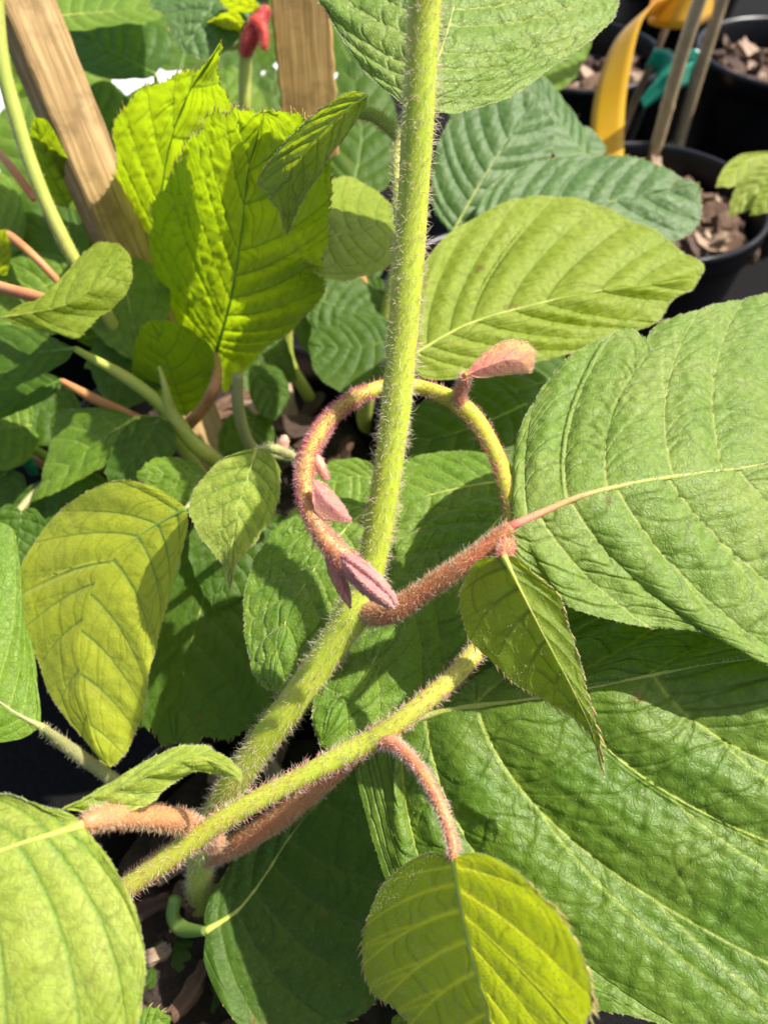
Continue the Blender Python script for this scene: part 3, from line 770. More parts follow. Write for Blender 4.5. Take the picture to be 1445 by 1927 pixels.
# L3: small drooping leaf beside the curl
leaf(vine, (960, 1120, 21.8), (0.35, 0.7, -0.55),
     [(948, 1046), (985, 1120, -.25), (1026, 1200, -.3), (1074, 1290, -.25), (1116, 1380), (1136, 1452)],
     [(905, 1052, 0), (874, 1090, .15), (865, 1140, .2), (876, 1190, .1), (905, 1226, -.1), (948, 1268, -.2), (990, 1300, -.1), (1040, 1322), (1086, 1356), (1118, 1400)],
     [(975, 1050), (1010, 1086), (1050, 1120, .2), (1066, 1172, .2), (1090, 1240, .2), (1106, 1310, .1), (1124, 1386)],
     'olive', seed=13, nu=130, nv=44, nsec=7, pleat=0.014, teeth=2.6, tooth_step=3.2, edge_hair=1200, face_hair=500, face_len=0.6, rib=0.3, rib_mat='petgreen',
     pet=[(962, 1020, 24, 26), (950, 1032, 22.8, 26), (948, 1050, 21.9, 16)], pet_mat='petred', pet_hair=700, pet_hair_mat='h_red', pet_hair_len=1.5, label='small olive leaf drooping in shade beside the curled shoot')
# L4: round leaf at bottom centre, seen from below
leaf(vine, (860, 1640, 20.4), (0.55, 0.6, -0.5),
     [(854, 1616), (868, 1700, -.1), (885, 1780, -.15), (905, 1860, -.1), (924, 1930), (960, 2110, .6)],
     [(838, 1604), (800, 1606, -.1), (752, 1634, -.1), (712, 1680, -.1), (690, 1735, -.2), (683, 1800, -.2), (698, 1858, -.2), (742, 1894, -.1), (775, 1935, -.1), (830, 2020, 0)],
     [(874, 1606, -.15), (906, 1606, -.4), (950, 1624, -.7), (1000, 1664, -1.0), (1046, 1714, -1.3), (1080, 1765, -1.4), (1104, 1820, -1.5), (1112, 1872, -1.5), (1104, 1915, -1.4), (1062, 1995, -1.0)],
     'under', seed=14, nu=170, nv=60, nsec=8, pleat=0.007, tert=0.35, teeth=3.0, tooth_step=2.6, edge_hair=1600, face_hair=6500, face_len=0.7, rib=0.7, rib_mat='petgreen', rib_hair=500, hairmat='h_silver',
     pet=[(712, 1390, 23.6, 34), (752, 1408, 22.8, 25), (800, 1462, 21.6, 23), (836, 1535, 21, 22), (852, 1590, 20.6, 21), (855, 1620, 20.4, 16)], pet_mat='petred', pet_hair=1700, pet_hair_mat='h_pink', pet_hair_len=1.4,
     label='round bristle-edged leaf at the bottom, glowing yellow on one half', vein_w=0.85, eexp=.6, gexp=1.6, bow=.05)
# R2: largest leaf, lower right
leaf(vine, (755, 1368, 26.8), (-0.2, -0.2, 0.96),
     [(748, 1368), (840, 1337, .3), (1000, 1315, .5), (1120, 1293, .5), (1300, 1256, .4), (1445, 1236, .3), (1620, 1220, -.2), (1860, 1230, -1.2)],
     [(760, 1340, -.2), (800, 1270, -.5), (900, 1200, -.7), (1060, 1130, -.8), (1220, 1090, -.9), (1400, 1070, -1), (1600, 1080, -1), (1780, 1140, -1)],
     [(726, 1378, -.1), (688, 1402, -.3), (668, 1446, -.5), (682, 1510, -.7), (704, 1590, -.8), (738, 1690, -1.0), (800, 1800, -1.1), (900, 1880, -1.1), (1010, 1902, -1), (1110, 1898, -.9), (1210, 1918, -.9), (1330, 1970, -1), (1480, 1990, -1.2), (1650, 1850, -1.3), (1790, 1560, -1.2)],
     'big', seed=15, nu=320, nv=210, nsec=6, pleat=0.025, tert=2.1, teeth=1.0, tooth_step=6, edge_hair=1200, face_hair=3200, face_len=0.9, rib=1.1, rib_hair=600, rib_mat='petgreen', hairmat='h_silver',
     pet=[(385, 1612, 33, 40), (440, 1592, 31, 40), (530, 1535, 29, 40), (620, 1462, 27.6, 36), (690, 1406, 27, 30), (748, 1370, 26.8, 18)], pet_mat='petbrown', pet_hair=5200, pet_hair_mat='h_brown', pet_hair_len=1.4,
     label='largest deep green leaf filling the lower right corner', wave=0.008, gexp=2.3, eexp=0.52, bow=0.16, vein_w=0.9)
# L6a / L6b: sunlit leaves behind the fork
leaf(vine, (600, 1080, 29.5), (0.05, -0.12, 1.0),
     [(700, 950), (650, 995), (602, 1055, .1), (556, 1130, .1), (526, 1204), (512, 1300, -.4)],
     [(640, 936, -.2), (570, 950, -.4), (515, 1000, -.5), (474, 1075, -.6), (460, 1150, -.6), (468, 1230, -.6), (488, 1284, -.6)],
     [(724, 985, -.1), (722, 1080, -.2), (690, 1160, -.3), (630, 1240, -.4), (560, 1310, -.5), (528, 1322, -.5)],
     'mid', seed=16, nu=170, nv=110, nsec=8, pleat=0.018, tert=2.2, teeth=1.3, edge_hair=700, face_hair=4200, face_len=0.7, rib=0.7, hairmat='h_silver', label='quilted green leaf just left of the main stem')
leaf(vine, (800, 1100, 29.2), (0.1, -0.1, 1.0),
     [(962, 955), (900, 1015, .1), (830, 1085, .2), (740, 1190, .1), (665, 1300), (602, 1404, -.5)],
     [(930, 938, -.2), (880, 950, -.3), (820, 980, -.4), (770, 1008, -.5), (735, 1036, -.5), (680, 1110, -.6), (625, 1220, -.6), (592, 1330, -.6)],
     [(985, 1010, -.2), (960, 1120, -.4), (910, 1230, -.5), (840, 1320, -.6), (740, 1385, -.7), (650, 1415, -.6)],
     'mid', seed=17, nu=190, nv=110, nsec=8, pleat=0.018, tert=2.2, teeth=1.3, edge_hair=700, face_hair=5200, face_len=0.9, rib=0.7, hairmat='h_silver', label='quilted green leaf inside the fork, behind the red leaf stalk')
# L11: bright leaf at bottom left
leaf(vine, (150, 1560, 19.5), (0.12, -0.1, 1.0),
     [(156, 1552), (90, 1572, .2), (25, 1592, .3), (-50, 1625, .3), (-180, 1720, 0), (-320, 1880, -.8)],
     [(178, 1582), (214, 1624, -.1), (244, 1686, -.2), (266, 1762, -.2), (276, 1832, -.2), (268, 1892, -.3), (246, 1950, -.3), (180, 2060, -.5), (0, 2150, -.7), (-200, 2100, -.8)],
     [(140, 1534, .1), (112, 1524, .2), (70, 1506, .1), (20, 1492, 0), (-60, 1496, -.3), (-180, 1560, -.5), (-290, 1700, -.7)],
     'young', seed=18, nu=170, nv=70, nsec=7, pleat=0.013, teeth=0.9, edge_hair=1000, face_hair=1200, face_len=0.8, rib=0.9, rib_mat='petgreen', hairmat='h_silver',
     pet=[(405, 1585, 30, 40), (370, 1562, 26.5, 40), (330, 1543, 23.5, 42), (250, 1536, 21.4, 42), (185, 1540, 20, 40), (150, 1556, 19.5, 22)], pet_mat='petbrown', pet_hair=3600, pet_hair_mat='h_brown', pet_hair_len=1.5,
     label='bright sunlit pale green leaf in the bottom left corner')
# L12: narrow young leaf above it
leaf(vine, (280, 1460, 21.2), (0.12, 0.1, 0.98),
     [(112, 1524, -.2), (200, 1492, .1), (290, 1454, .35), (350, 1432, .4), (410, 1436, .3), (460, 1466, -.1)],
     [(150, 1510), (200, 1484, 0), (262, 1440, 0), (320, 1412, 0), (372, 1404, 0), (420, 1420, 0), (446, 1444, 0)],
     [(180, 1528, -.3), (240, 1528, -.4), (285, 1508, -.4), (320, 1476, -.3), (360, 1456, -.2), (410, 1454, -.1), (442, 1464)],
     'young', seed=19, nu=90, nv=24, nsec=6, pleat=0.012, teeth=0.8, edge_hair=600, face_hair=250, face_len=0.9, rib=0.4, hairmat='h_green', label='narrow lime leaf arching over the dark gap at lower left')
# L7: small leaf left of the curl
leaf(vine, (470, 900, 29), (0.25, -0.45, 0.85),
     [(482, 844), (466, 900, .15), (448, 960, .2), (437, 1050, .1), (433, 1114)],
     [(450, 850), (405, 875, -.2), (366, 925, -.4), (358, 962, -.4), (378, 1008, -.3), (408, 1045, -.2), (424, 1075)],
     [(505, 848), (522, 876, -.3), (526, 915, -.4), (512, 970, -.3), (482, 1016, -.2), (448, 1056), (438, 1080)],
     'young', seed=20, nu=110, nv=40, nsec=7, pleat=0.02, teeth=1.7, edge_hair=900, face_hair=1500, face_len=0.7, rib=0.6, hairmat='h_silver',
     pet=[(585, 880, 34, 18), (555, 862, 32, 18), (520, 846, 30, 18), (484, 845, 29, 13)], pet_mat='petpale', pet_hair=500, label='small heart-shaped leaf left of the curled shoot')
# S: shaded leaves at the foot
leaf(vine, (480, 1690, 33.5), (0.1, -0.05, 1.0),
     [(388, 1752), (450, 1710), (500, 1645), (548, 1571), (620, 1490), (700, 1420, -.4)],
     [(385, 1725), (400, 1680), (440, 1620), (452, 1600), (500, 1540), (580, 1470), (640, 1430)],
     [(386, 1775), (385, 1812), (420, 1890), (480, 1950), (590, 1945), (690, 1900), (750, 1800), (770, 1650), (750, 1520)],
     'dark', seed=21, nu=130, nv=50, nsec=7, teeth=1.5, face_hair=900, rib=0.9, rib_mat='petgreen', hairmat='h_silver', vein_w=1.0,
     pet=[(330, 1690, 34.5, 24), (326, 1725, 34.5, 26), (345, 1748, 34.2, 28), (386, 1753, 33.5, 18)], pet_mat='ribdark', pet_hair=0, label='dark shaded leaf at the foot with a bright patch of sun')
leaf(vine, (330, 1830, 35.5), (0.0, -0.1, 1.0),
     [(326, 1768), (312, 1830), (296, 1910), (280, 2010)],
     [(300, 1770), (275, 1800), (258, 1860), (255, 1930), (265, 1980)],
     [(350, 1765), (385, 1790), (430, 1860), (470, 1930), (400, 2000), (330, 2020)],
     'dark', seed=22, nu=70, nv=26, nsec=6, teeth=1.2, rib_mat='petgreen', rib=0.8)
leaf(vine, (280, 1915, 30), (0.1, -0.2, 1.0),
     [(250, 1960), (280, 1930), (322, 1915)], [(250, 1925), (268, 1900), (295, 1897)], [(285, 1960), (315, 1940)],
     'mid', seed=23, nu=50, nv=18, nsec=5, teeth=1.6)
# young growth on the curl
leaf(vine, (930, 690, 26.4), (0.15, -0.75, 0.6),
     [(876, 706), (915, 690, .15), (960, 676, .2), (1004, 686)],
     [(886, 690), (910, 664, -.1), (945, 644, -.2), (980, 642, -.2), (1004, 658, -.1)],
     [(900, 710), (940, 706, -.1), (975, 702, -.1), (998, 700)],
     'redleaf', seed=31, nu=60, nv=22, nsec=5, pleat=0.003, tert=0.15, teeth=1.4, tooth_step=1.6, edge_hair=900, face_hair=2400, face_len=0.7, rib=0.5, rib_mat='petred', hairmat='h_pink', serr=.3,
     pet=[(868, 768, 27.3, 22), (866, 740, 27, 22), (874, 718, 26.7, 22), (890, 702, 26.4, 16)], pet_mat='petred', pet_hair=900, pet_hair_mat='h_pink', pet_hair_len=1.4, label='tiny pink new leaf on top of the curled shoot')
leaf(vine, (610, 945, 23.6), (0.55, -0.4, 0.75),
     [(588, 905), (608, 935, .15), (636, 962, .15), (662, 980)],
     [(602, 905), (622, 922, -.1), (642, 948, -.1), (655, 968)],
     [(588, 935), (594, 960, -.15), (614, 975, -.1), (645, 980)],
     'redleaf', seed=32, nu=50, nv=18, nsec=4, pleat=0.003, tert=0.15, teeth=1.2, tooth_step=1.4, edge_hair=800, face_hair=2400, face_len=0.8, rib=0.5, rib_mat='petred', hairmat='h_pink', serr=.3, label='folded pink leaf bud on the inside of the curl')
leaf(vine, (640, 1090, 24), (-0.5, -0.5, 0.7),
     [(616, 1030), (632, 1070), (648, 1110), (660, 1144)],
     [(612, 1050), (622, 1085, -.1), (640, 1120, -.1)],
     [(634, 1050), (650, 1082, -.1), (658, 1115, -.1)],
     'redleaf', seed=33, nu=50, nv=14, nsec=4, pleat=0.003, tert=0.15, teeth=1.0, tooth_step=1.6, edge_hair=700, face_hair=2400, face_len=0.8, rib=0.5, rib_mat='petred', hairmat='h_pink', serr=.3)
def bud(parent, pts, hairs, seed, name='bud'):
    return shoot(parent, name, pts, 'bud', hairs, seed=seed, seg=12, res=0.0005)
RL = dict(nu=60, nv=16, nsec=4, teeth=1.2, tooth_step=1.3, edge_hair=900, face_hair=2200, face_len=1.0, rib=0.4, rib_mat='petred', hairmat='h_pink', serr=.3, pleat=.003, tert=.15, down_r=.0001)
leaf(vine, (690, 1085, 23.0), (0.2, -0.65, 0.72), [(636, 1036), (690, 1076, .3), (728, 1112, .25), (748, 1139)], [(672, 1050, -.05), (712, 1082, -.05), (738, 1116)], [(664, 1072), (702, 1104), (734, 1132)], 'redleaf', seed=34, **RL)
leaf(vine, (680, 1095, 22.8), (-0.2, -0.65, 0.72), [(640, 1046), (676, 1090, .3), (712, 1122, .25), (742, 1143)], [(668, 1068), (700, 1098), (730, 1128)], [(648, 1076, -.05), (684, 1116, -.05), (722, 1140)], 'redleaf', seed=35, **RL)
bud(vine, [(588, 850, 25, 10), (598, 868, 24.9, 20), (608, 888, 24.9, 17), (616, 904, 24.9, 5)], [(700, 0.9, 'h_pink', .3)], 43)
bud(vine, [(582, 846, 25.3, 8), (568, 858, 25.2, 16), (556, 862, 25.2, 5)], [(350, 0.9, 'h_pink', .3)], 44)
bud(vine, [(962, 1010, 23.8, 20), (958, 1028, 23.4, 26), (962, 1044, 23.3, 14)], [(500, 1.2, 'h_red', .2)], 46, 'axillary_bud')

# ------------------------------------------------------------------ the backlit vine on the left
lvine = thing('kiwi_vine', 'lime backlit kiwi vine beside the wooden stakes at left', 'vine', bP)
leaf(lvine, (450, 500, 37), (0.6, 0.78, 0.08),
     [(408, 664), (436, 560, -.1), (455, 440, -.15), (468, 320, -.1), (500, 206)],
     [(375, 662, .1), (348, 632, .2), (322, 590, .3), (304, 520, .5), (286, 445, .6), (300, 370, .6), (330, 312, .5), (372, 250, .3), (412, 216, .2), (460, 208)],
     [(415, 705, .1), (424, 740, .2), (452, 700, .2), (500, 655, .2), (560, 610, .3), (594, 560, .4), (606, 480, .5), (622, 400, .5), (622, 330, .4), (604, 268, .3), (560, 218, .1)],
     'backlit', seed=51, nu=240, nv=90, nsec=10, pleat=0.026, tert=2.2, serr=2.2, wave=0.016, eexp=.55, gexp=1.8, teeth=3.2, tooth_step=3.6, edge_hair=500, rib=0.9, vein_w=1.0,
     pet=[(352, 802, 41.5, 22), (385, 765, 40, 22), (408, 715, 38.6, 20), (408, 665, 38, 16)], pet_mat='petbrown', pet_hair=500, label='large backlit lime leaf with saw-toothed edge beside the main stem')
leaf(lvine, (320, 350, 40.5), (0.6, 0.78, 0.08),
     [(330, 625), (300, 480), (310, 330), (345, 200), (418, 76)],
     [(290, 610), (250, 560), (225, 490), (218, 400), (220, 300), (228, 215), (262, 176), (310, 152), (360, 138), (396, 110)],
     [(370, 600), (400, 480), (425, 350), (428, 220), (418, 150), (416, 110)],
     'backlit', seed=52, nu=200, nv=70, nsec=9, pleat=0.02, tert=1.8, serr=2.0, teeth=3.2, tooth_step=4, rib=0.9, vein_w=1.0, label='backlit lime leaf pointing up beside the slanting stake')
leaf(lvine, (600, 280, 27.6), (0.0, 0.8, 0.15),
     [(692, 178), (628, 226, .1), (570, 290, .1), (545, 360), (540, 440)],
     [(660, 172, .2), (620, 194, .3), (565, 240, .4), (520, 290, .4), (486, 338, .3), (506, 366, .1), (528, 402)],
     [(684, 205, -.1), (655, 248, -.2), (618, 296, -.3), (592, 336, -.2), (562, 388, -.1), (548, 420)],
     'young', seed=53, nu=110, nv=36, nsec=7, pleat=0.01, teeth=2.0, tooth_step=3, edge_hair=1500, face_hair=900, face_len=0.9, rib=0.6, hairmat='h_silver',
     pet=[(765, 275, 27.5, 26), (735, 240, 27.4, 25), (700, 216, 27.4, 24), (665, 212, 27.5, 16), (660, 210, 27.5, -1)], pet_mat='petgreen', pet_hair=700, label='folded young leaf in front of the backlit one')
leaf(lvine, (680, 430, 37), (0.3, 0.0, 1.0),
     [(585, 450), (640, 440, .1), (700, 425, .1), (752, 405)],
     [(590, 390), (620, 345, -.2), (660, 334, -.3), (705, 358, -.3), (740, 388, -.2)],
     [(590, 510), (640, 528, -.2), (700, 516, -.3), (740, 490, -.3), (752, 445, -.2)],
     'lime', seed=54, nu=90, nv=32, nsec=7, teeth=1.6, rib=0.7, rib_mat='petgreen')
leaf(lvine, (130, 560, 35), (-0.1, -0.5, 0.85),
     [(2, 597), (60, 588, .2), (120, 575, .3), (172, 545, .3), (212, 512, .1), (250, 500, -.2)],
     [(40, 574, -.1), (80, 564, -.2), (112, 551, -.2), (138, 512, -.3), (164, 468, -.5), (200, 456, -.5), (236, 470, -.4)],
     [(40, 613, -.2), (105, 621, -.3), (148, 636, -.4), (180, 602, -.4), (216, 576, -.4), (244, 540, -.3)],
     'lime', seed=55, nu=90, nv=30, nsec=7, pleat=0.008, teeth=0.9, rib=0.6, rib_mat='petgreen',
     pet=[(-60, 520, 38, 22), (0, 540, 37, 22), (60, 556, 36, 22), (110, 566, 35.4, 12), (115, 568, 35.4, -1)], pet_mat='petbrown', label='pale lime saddle-shaped leaf at the left edge')
leaf(lvine, (60, 670, 38), (-0.1, -0.25, 1.0),
     [(142, 656), (80, 662, .1), (0, 676, .1), (-100, 700)], [(110, 640), (60, 620, -.2), (0, 614, -.2), (-60, 640, -.2)], [(120, 684), (70, 712, -.2), (0, 734, -.3), (-60, 730, -.2)],
     'dark', seed=56, nu=70, nv=26, nsec=6, teeth=.8, rib=.6, pet=[(365, 835, 40, 26), (320, 775, 39.4, 24), (240, 712, 38.6, 22), (142, 657, 38, 18)], pet_mat='petgreen')
leaf(lvine, (50, 745, 41), (-0.1, -0.25, 1.0),
     [(116, 716), (40, 745), (-60, 790)], [(80, 700), (10, 700), (-50, 730)], [(110, 738), (60, 765), (0, 788), (-50, 800)],
     'dark', seed=57, nu=50, nv=20, nsec=6, teeth=.8, rib=.6, pet=[(262, 790, 41, 20), (185, 754, 41, 20), (116, 717, 41, 14)], pet_mat='petbrown')
leaf(lvine, (325, 690, 41), (0.3, 0.85, 0.05),
     [(352, 782), (330, 720), (305, 650), (282, 602)], [(300, 775), (262, 735), (250, 680), (262, 625)], [(390, 750), (404, 700), (396, 655), (340, 612)],
     'backlit', seed=58, nu=70, nv=26, nsec=7, teeth=.8, rib=.6)
leaf(lvine, (170, 840, 39), (-0.2, -0.3, 0.95),
     [(256, 786), (200, 820, .1), (130, 875), (56, 945, -.3)], [(215, 770), (160, 768, -.2), (112, 776, -.3), (98, 830, -.3), (80, 900, -.3)], [(252, 815), (215, 862, -.2), (155, 900, -.3), (100, 930, -.3)],
     'mid', seed=59, nu=70, nv=26, nsec=6, teeth=.8, rib=.6, pet=[(330, 800, 42, 18), (290, 790, 40, 16), (256, 787, 39, 12)])
leaf(lvine, (265, 850, 38.5), (0.1, -0.3, 0.95),
     [(300, 784), (275, 830), (240, 880), (205, 905)], [(260, 786), (225, 820), (200, 880)], [(326, 805), (328, 850), (290, 890), (235, 906)],
     'dark', seed=60, nu=60, nv=22, nsec=6, teeth=.8)
leaf(lvine, (320, 900, 35.5), (0.1, -0.3, 0.95),
     [(396, 900), (340, 890, .1), (290, 892), (256, 895)], [(372, 876), (335, 862, -.2), (292, 862, -.2), (268, 880)], [(392, 930), (350, 955, -.2), (300, 930, -.2)],
     'mid', seed=61, nu=60, nv=22, nsec=6, teeth=.8)
leaf(lvine, (220, 1130, 32), (-0.25, -0.62, 0.75),
     [(350, 957), (270, 1004, .1), (190, 1080, .2), (156, 1170, .22), (152, 1280, .2), (172, 1370, .1), (205, 1444, -.1)],
     [(322, 934), (285, 914, -.05), (220, 905, -.1), (135, 943, -.25), (72, 1008, -.4), (36, 1088, -.45), (38, 1150, -.4), (62, 1212, -.3), (92, 1290, -.2), (142, 1372, -.15), (180, 1422, -.1)],
     [(354, 985), (346, 1020, -.1), (326, 1095, -.3), (306, 1170, -.4), (286, 1250, -.4), (270, 1335, -.4), (242, 1405, -.3), (220, 1436, -.2)],
     'yellow', seed=62, nu=150, nv=54, nsec=8, pleat=0.007, tert=.8, teeth=.8, edge_hair=700, rib=0.5, rib_mat='ribdark',
     pet=[(540, 860, 37, 16), (470, 855, 35, 16), (400, 900, 33, 16), (352, 956, 32, 14)], pet_mat='petpale', label='big yellowing leaf hanging at the left')
leaf(lvine, (390, 1200, 36), (0.1, -0.4, 0.9),
     [(420, 985), (385, 1120, .1), (352, 1240, .1), (335, 1320), (330, 1400)],
     [(370, 985), (318, 1080, -.1), (288, 1220, -.2), (264, 1340, -.2), (296, 1385, -.1)],
     [(470, 1010), (476, 1180, -.1), (512, 1290, -.2), (496, 1365, -.2), (430, 1384, -.2), (370, 1392, -.1)],
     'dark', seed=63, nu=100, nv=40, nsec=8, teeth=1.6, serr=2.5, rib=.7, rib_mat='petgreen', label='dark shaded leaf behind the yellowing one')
leaf(lvine, (40, 1260, 31), (0.3, -0.25, 0.9),
     [(76, 1366), (20, 1335, .1), (-40, 1285, .1), (-160, 1160)],
     [(76, 1320), (64, 1225, -.2), (40, 1150, -.2), (26, 1080, -.2), (30, 1010, -.2), (0, 985, -.2), (-80, 1010, -.2)],
     [(50, 1386), (0, 1396, -.2), (-70, 1380, -.2), (-140, 1280, -.2)],
     'mid', seed=64, nu=90, nv=34, nsec=7, teeth=.8, rib=.9, rib_mat='petpale', pet=[(300, 1530, 37, 24), (220, 1472, 35, 24), (140, 1415, 33, 24), (76, 1367, 31, 18)], pet_mat='petpale', pet_hair=500, label='green leaf cut by the left edge below the yellowing one')
shoot(lvine, 'vine_stem', [(-10, -60, 37, 28), (2, 100, 38, 28), (32, 225, 39, 28), (72, 345, 40, 27), (122, 455, 41, 26), (165, 530, 42, 25), (230, 640, 44, 24), (300, 760, 46, 24), (370, 880, 49, 24), (430, 960, 52, 24)], 'petgreen', [(1500, 2.0, 'h_silver', 0)], seed=71)
shoot(lvine, 'vine_stem', [(300, 690, 38.8, 6), (312, 730, 38.8, 14), (322, 775, 39.4, 26), (362, 832, 40, 30), (400, 862, 41, 30), (440, 900, 45, 30), (440, 960, 51, 28)], 'petgreen', [(700, 2.0, 'h_silver', 0)], seed=72)
shoot(lvine, 'vine_stem', [(448, 705, 38, 20), (448, 760, 39, 22), (462, 820, 40.5, 22), (490, 880, 43, 22), (480, 960, 49, 24)], 'petgreen', [(500, 1.6, 'h_silver', 0)], seed=73)
bud(lvine, [(536, 850, 33, 10), (534, 832, 33, 20), (538, 820, 33, 8)], [(300, 0.8, 'h_white', .2)], 74)
lvine.children[-1].data.materials[0] = M['petpale']

# ------------------------------------------------------------------ vines further back
bT = on_z(330, 330, SOIL_Z)
pot(bT[0], bT[1], 'black pot half hidden behind the leaves at the top left', 20, 9)
tv = thing('kiwi_vine', 'blurred green kiwi vine with a red shoot tip at the top left', 'vine', bT)
leaf(tv, (210, 20, 50), (0.0, -0.1, 1.0), [(100, 30), (200, 22), (330, 10)], [(130, -20), (220, -60), (300, -30)], [(120, 55), (200, 52), (290, 38), (318, 22)], 'mid', seed=81, nu=50, nv=20, nsec=7, teeth=0)
leaf(tv, (230, 100, 54), (-0.1, -0.55, 0.8), [(292, 140), (240, 110), (180, 80), (120, 50)], [(320, 100), (310, 60), (240, 44), (160, 40)], [(270, 150), (200, 148), (140, 120), (125, 80)], 'teal', seed=82, nu=61, nv=24, nsec=7, teeth=0, pleat=.02, pet=[(310, 240, 60, 16), (300, 190, 56, 14), (292, 141, 54, 10)])
leaf(tv, (400, 40, 46), (0.1, -0.5, 0.85), [(440, -60), (400, 10), (370, 60), (350, 100)], [(340, -50), (282, 5), (310, 30), (320, 60), (330, 85)], [(500, -30), (498, 30), (450, 80), (390, 110)], 'teal', seed=83, nu=70, nv=28, nsec=7, teeth=2, pleat=.02, tert=1.6)
leaf(tv, (190, 230, 56), (0.1, -0.4, 0.9), [(240, 330), (200, 250), (170, 160)], [(190, 320), (150, 250), (150, 190)], [(270, 280), (250, 200), (210, 155)], 'dark', seed=84, nu=50, nv=20, nsec=7, teeth=0)
leaf(tv, (90, 330, 50), (-0.2, -0.4, 0.9), [(190, 380), (100, 320), (20, 190)], [(150, 400), (60, 400), (0, 320), (-10, 240)], [(190, 330), (140, 240), (80, 180)], 'mid', seed=85, nu=60, nv=24, nsec=7, teeth=0)
leaf(tv, (90, 430, 47), (0.0, -0.4, 0.9), [(170, 480), (90, 440), (20, 400)], [(130, 500), (70, 500), (15, 450)], [(170, 430), (110, 370), (50, 360)], 'dark', seed=86, nu=50, nv=20, nsec=6, teeth=0)
leaf(tv, (80, 350, 44), (0.3, 0.85, 0.1), [(130, 390), (90, 310), (66, 220)], [(80, 380), (60, 320), (56, 260)], [(150, 340), (120, 280), (90, 230)], 'backlit', seed=87, nu=50, nv=20, nsec=6, teeth=0)
leaf(tv, (20, 420, 46), (0.1, -0.4, 0.9), [(40, 470), (0, 410), (-40, 330)], [(0, 490), (-60, 430), (-60, 370)], [(50, 420), (30, 350), (-10, 320)], 'mid', seed=88, nu=50, nv=20, nsec=6, teeth=0)
leaf(tv, (5, 480, 43), (0.3, 0.85, 0.1), [(-20, 540), (0, 490), (10, 430)], [(-40, 520), (-40, 460)], [(12, 520), (20, 470)], 'lime', seed=89, nu=40, nv=16, nsec=5, teeth=0)
leaf(tv, (420, 190, 58), (0.0, -0.4, 0.9), [(440, 300), (430, 220), (420, 130)], [(390, 260), (380, 190), (400, 140)], [(500, 260), (500, 190), (450, 130)], 'mid', seed=90, nu=50, nv=20, nsec=6, teeth=0)
leaf(tv, (270, 240, 60), (0.0, -0.3, 0.9), [(210, 330), (270, 250), (330, 170)], [(190, 280), (220, 200), (280, 160)], [(260, 330), (330, 260), (345, 200)], 'dark', seed=91, nu=50, nv=20, nsec=6, teeth=0)
shoot(tv, 'vine_stem', [(478, 60, 46, 20), (465, 100, 46.5, 24), (461, 150, 47, 24), (460, 215, 48, 24), (455, 330, 52, 24), (420, 420, 58, 24)], 'petgreen', [(900, 2.2, 'h_silver', 0)], seed=92)
shoot(tv, 'pink_stalk', [(-40, 250, 44, 16), (0, 290, 43.5, 16), (30, 325, 43, 16), (66, 375, 43, 14)], 'petred', [], seed=93)
shoot(tv, 'vine_stem', [(15, 440, 44, 16), (60, 478, 43, 16), (110, 530, 43.5, 14), (170, 600, 45, 12)], 'petbrown', [], seed=94)
b1 = bud(tv, [(504, 14, 45.5, 12), (488, 40, 45.6, 30), (476, 64, 45.7, 28), (465, 88, 46, 22), (460, 104, 46.2, 14)], [(2600, 2.6, 'h_red', .2), (500, 2.6, 'h_pink', .2)], 95, 'red_shoot_tip')
b1.data.materials[0] = M['tipred'] = stem_mat('shoot_tip_red', (0.55, 0.04, 0.03), (0.6, 0.1, 0.05), (0.5, 0.03, 0.04))
bud(tv, [(474, 36, 45.2, 10), (492, 50, 45, 18), (498, 74, 45, 14), (496, 92, 45, 5)], [(1100, 2.4, 'h_red', .2)], 96, 'red_shoot_tip').data.materials[0] = M['tipred']
leaf(tv, (420, 45, 45.5), (0.2, 0.6, 0.5), [(460, 40), (420, 46), (372, 54)], [(440, 20), (410, 30), (388, 44)], [(448, 60), (420, 62), (392, 58)], 'lime', seed=97, nu=40, nv=14, nsec=4, teeth=.8)
leaf(tv, (450, 10, 45.5), (0.2, 0.6, 0.5), [(490, 14), (455, 8), (410, -10)], [(470, -10), (440, -20)], [(470, 24), (440, 22), (420, 8)], 'lime', seed=98, nu=40, nv=14, nsec=4, teeth=.8)

kv = thing('kiwi_vine', 'blue-green kiwi vine behind the main stem, in front of the far pots', 'vine', bK)
leaf(kv, (950, 580, 36), (0.02, -0.22, 0.98),
     [(775, 668), (880, 610, .2), (1000, 574, .3), (1130, 546, .3), (1240, 532, .1), (1318, 520, -.2)],
     [(770, 590, -.1), (792, 510, -.2), (835, 452, -.3), (890, 410, -.4), (955, 380, -.5), (1030, 368, -.6), (1120, 385, -.6), (1205, 427, -.6), (1275, 470, -.5), (1322, 500, -.3)],
     [(790, 708, -.1), (850, 714, -.2), (930, 700, -.3), (1010, 682, -.4), (1090, 660, -.5), (1180, 628, -.5), (1240, 602, -.4), (1262, 566, -.3), (1300, 545, -.3)],
     'lime', seed=101, nu=200, nv=120, nsec=8, pleat=0.018, tert=1.5, teeth=1.2, edge_hair=900, face_hair=2000, face_len=.8, rib=.9, rib_mat='petgreen', hairmat='h_silver', gexp=1.9, eexp=0.6, label='large yellow-green leaf right of the main stem')
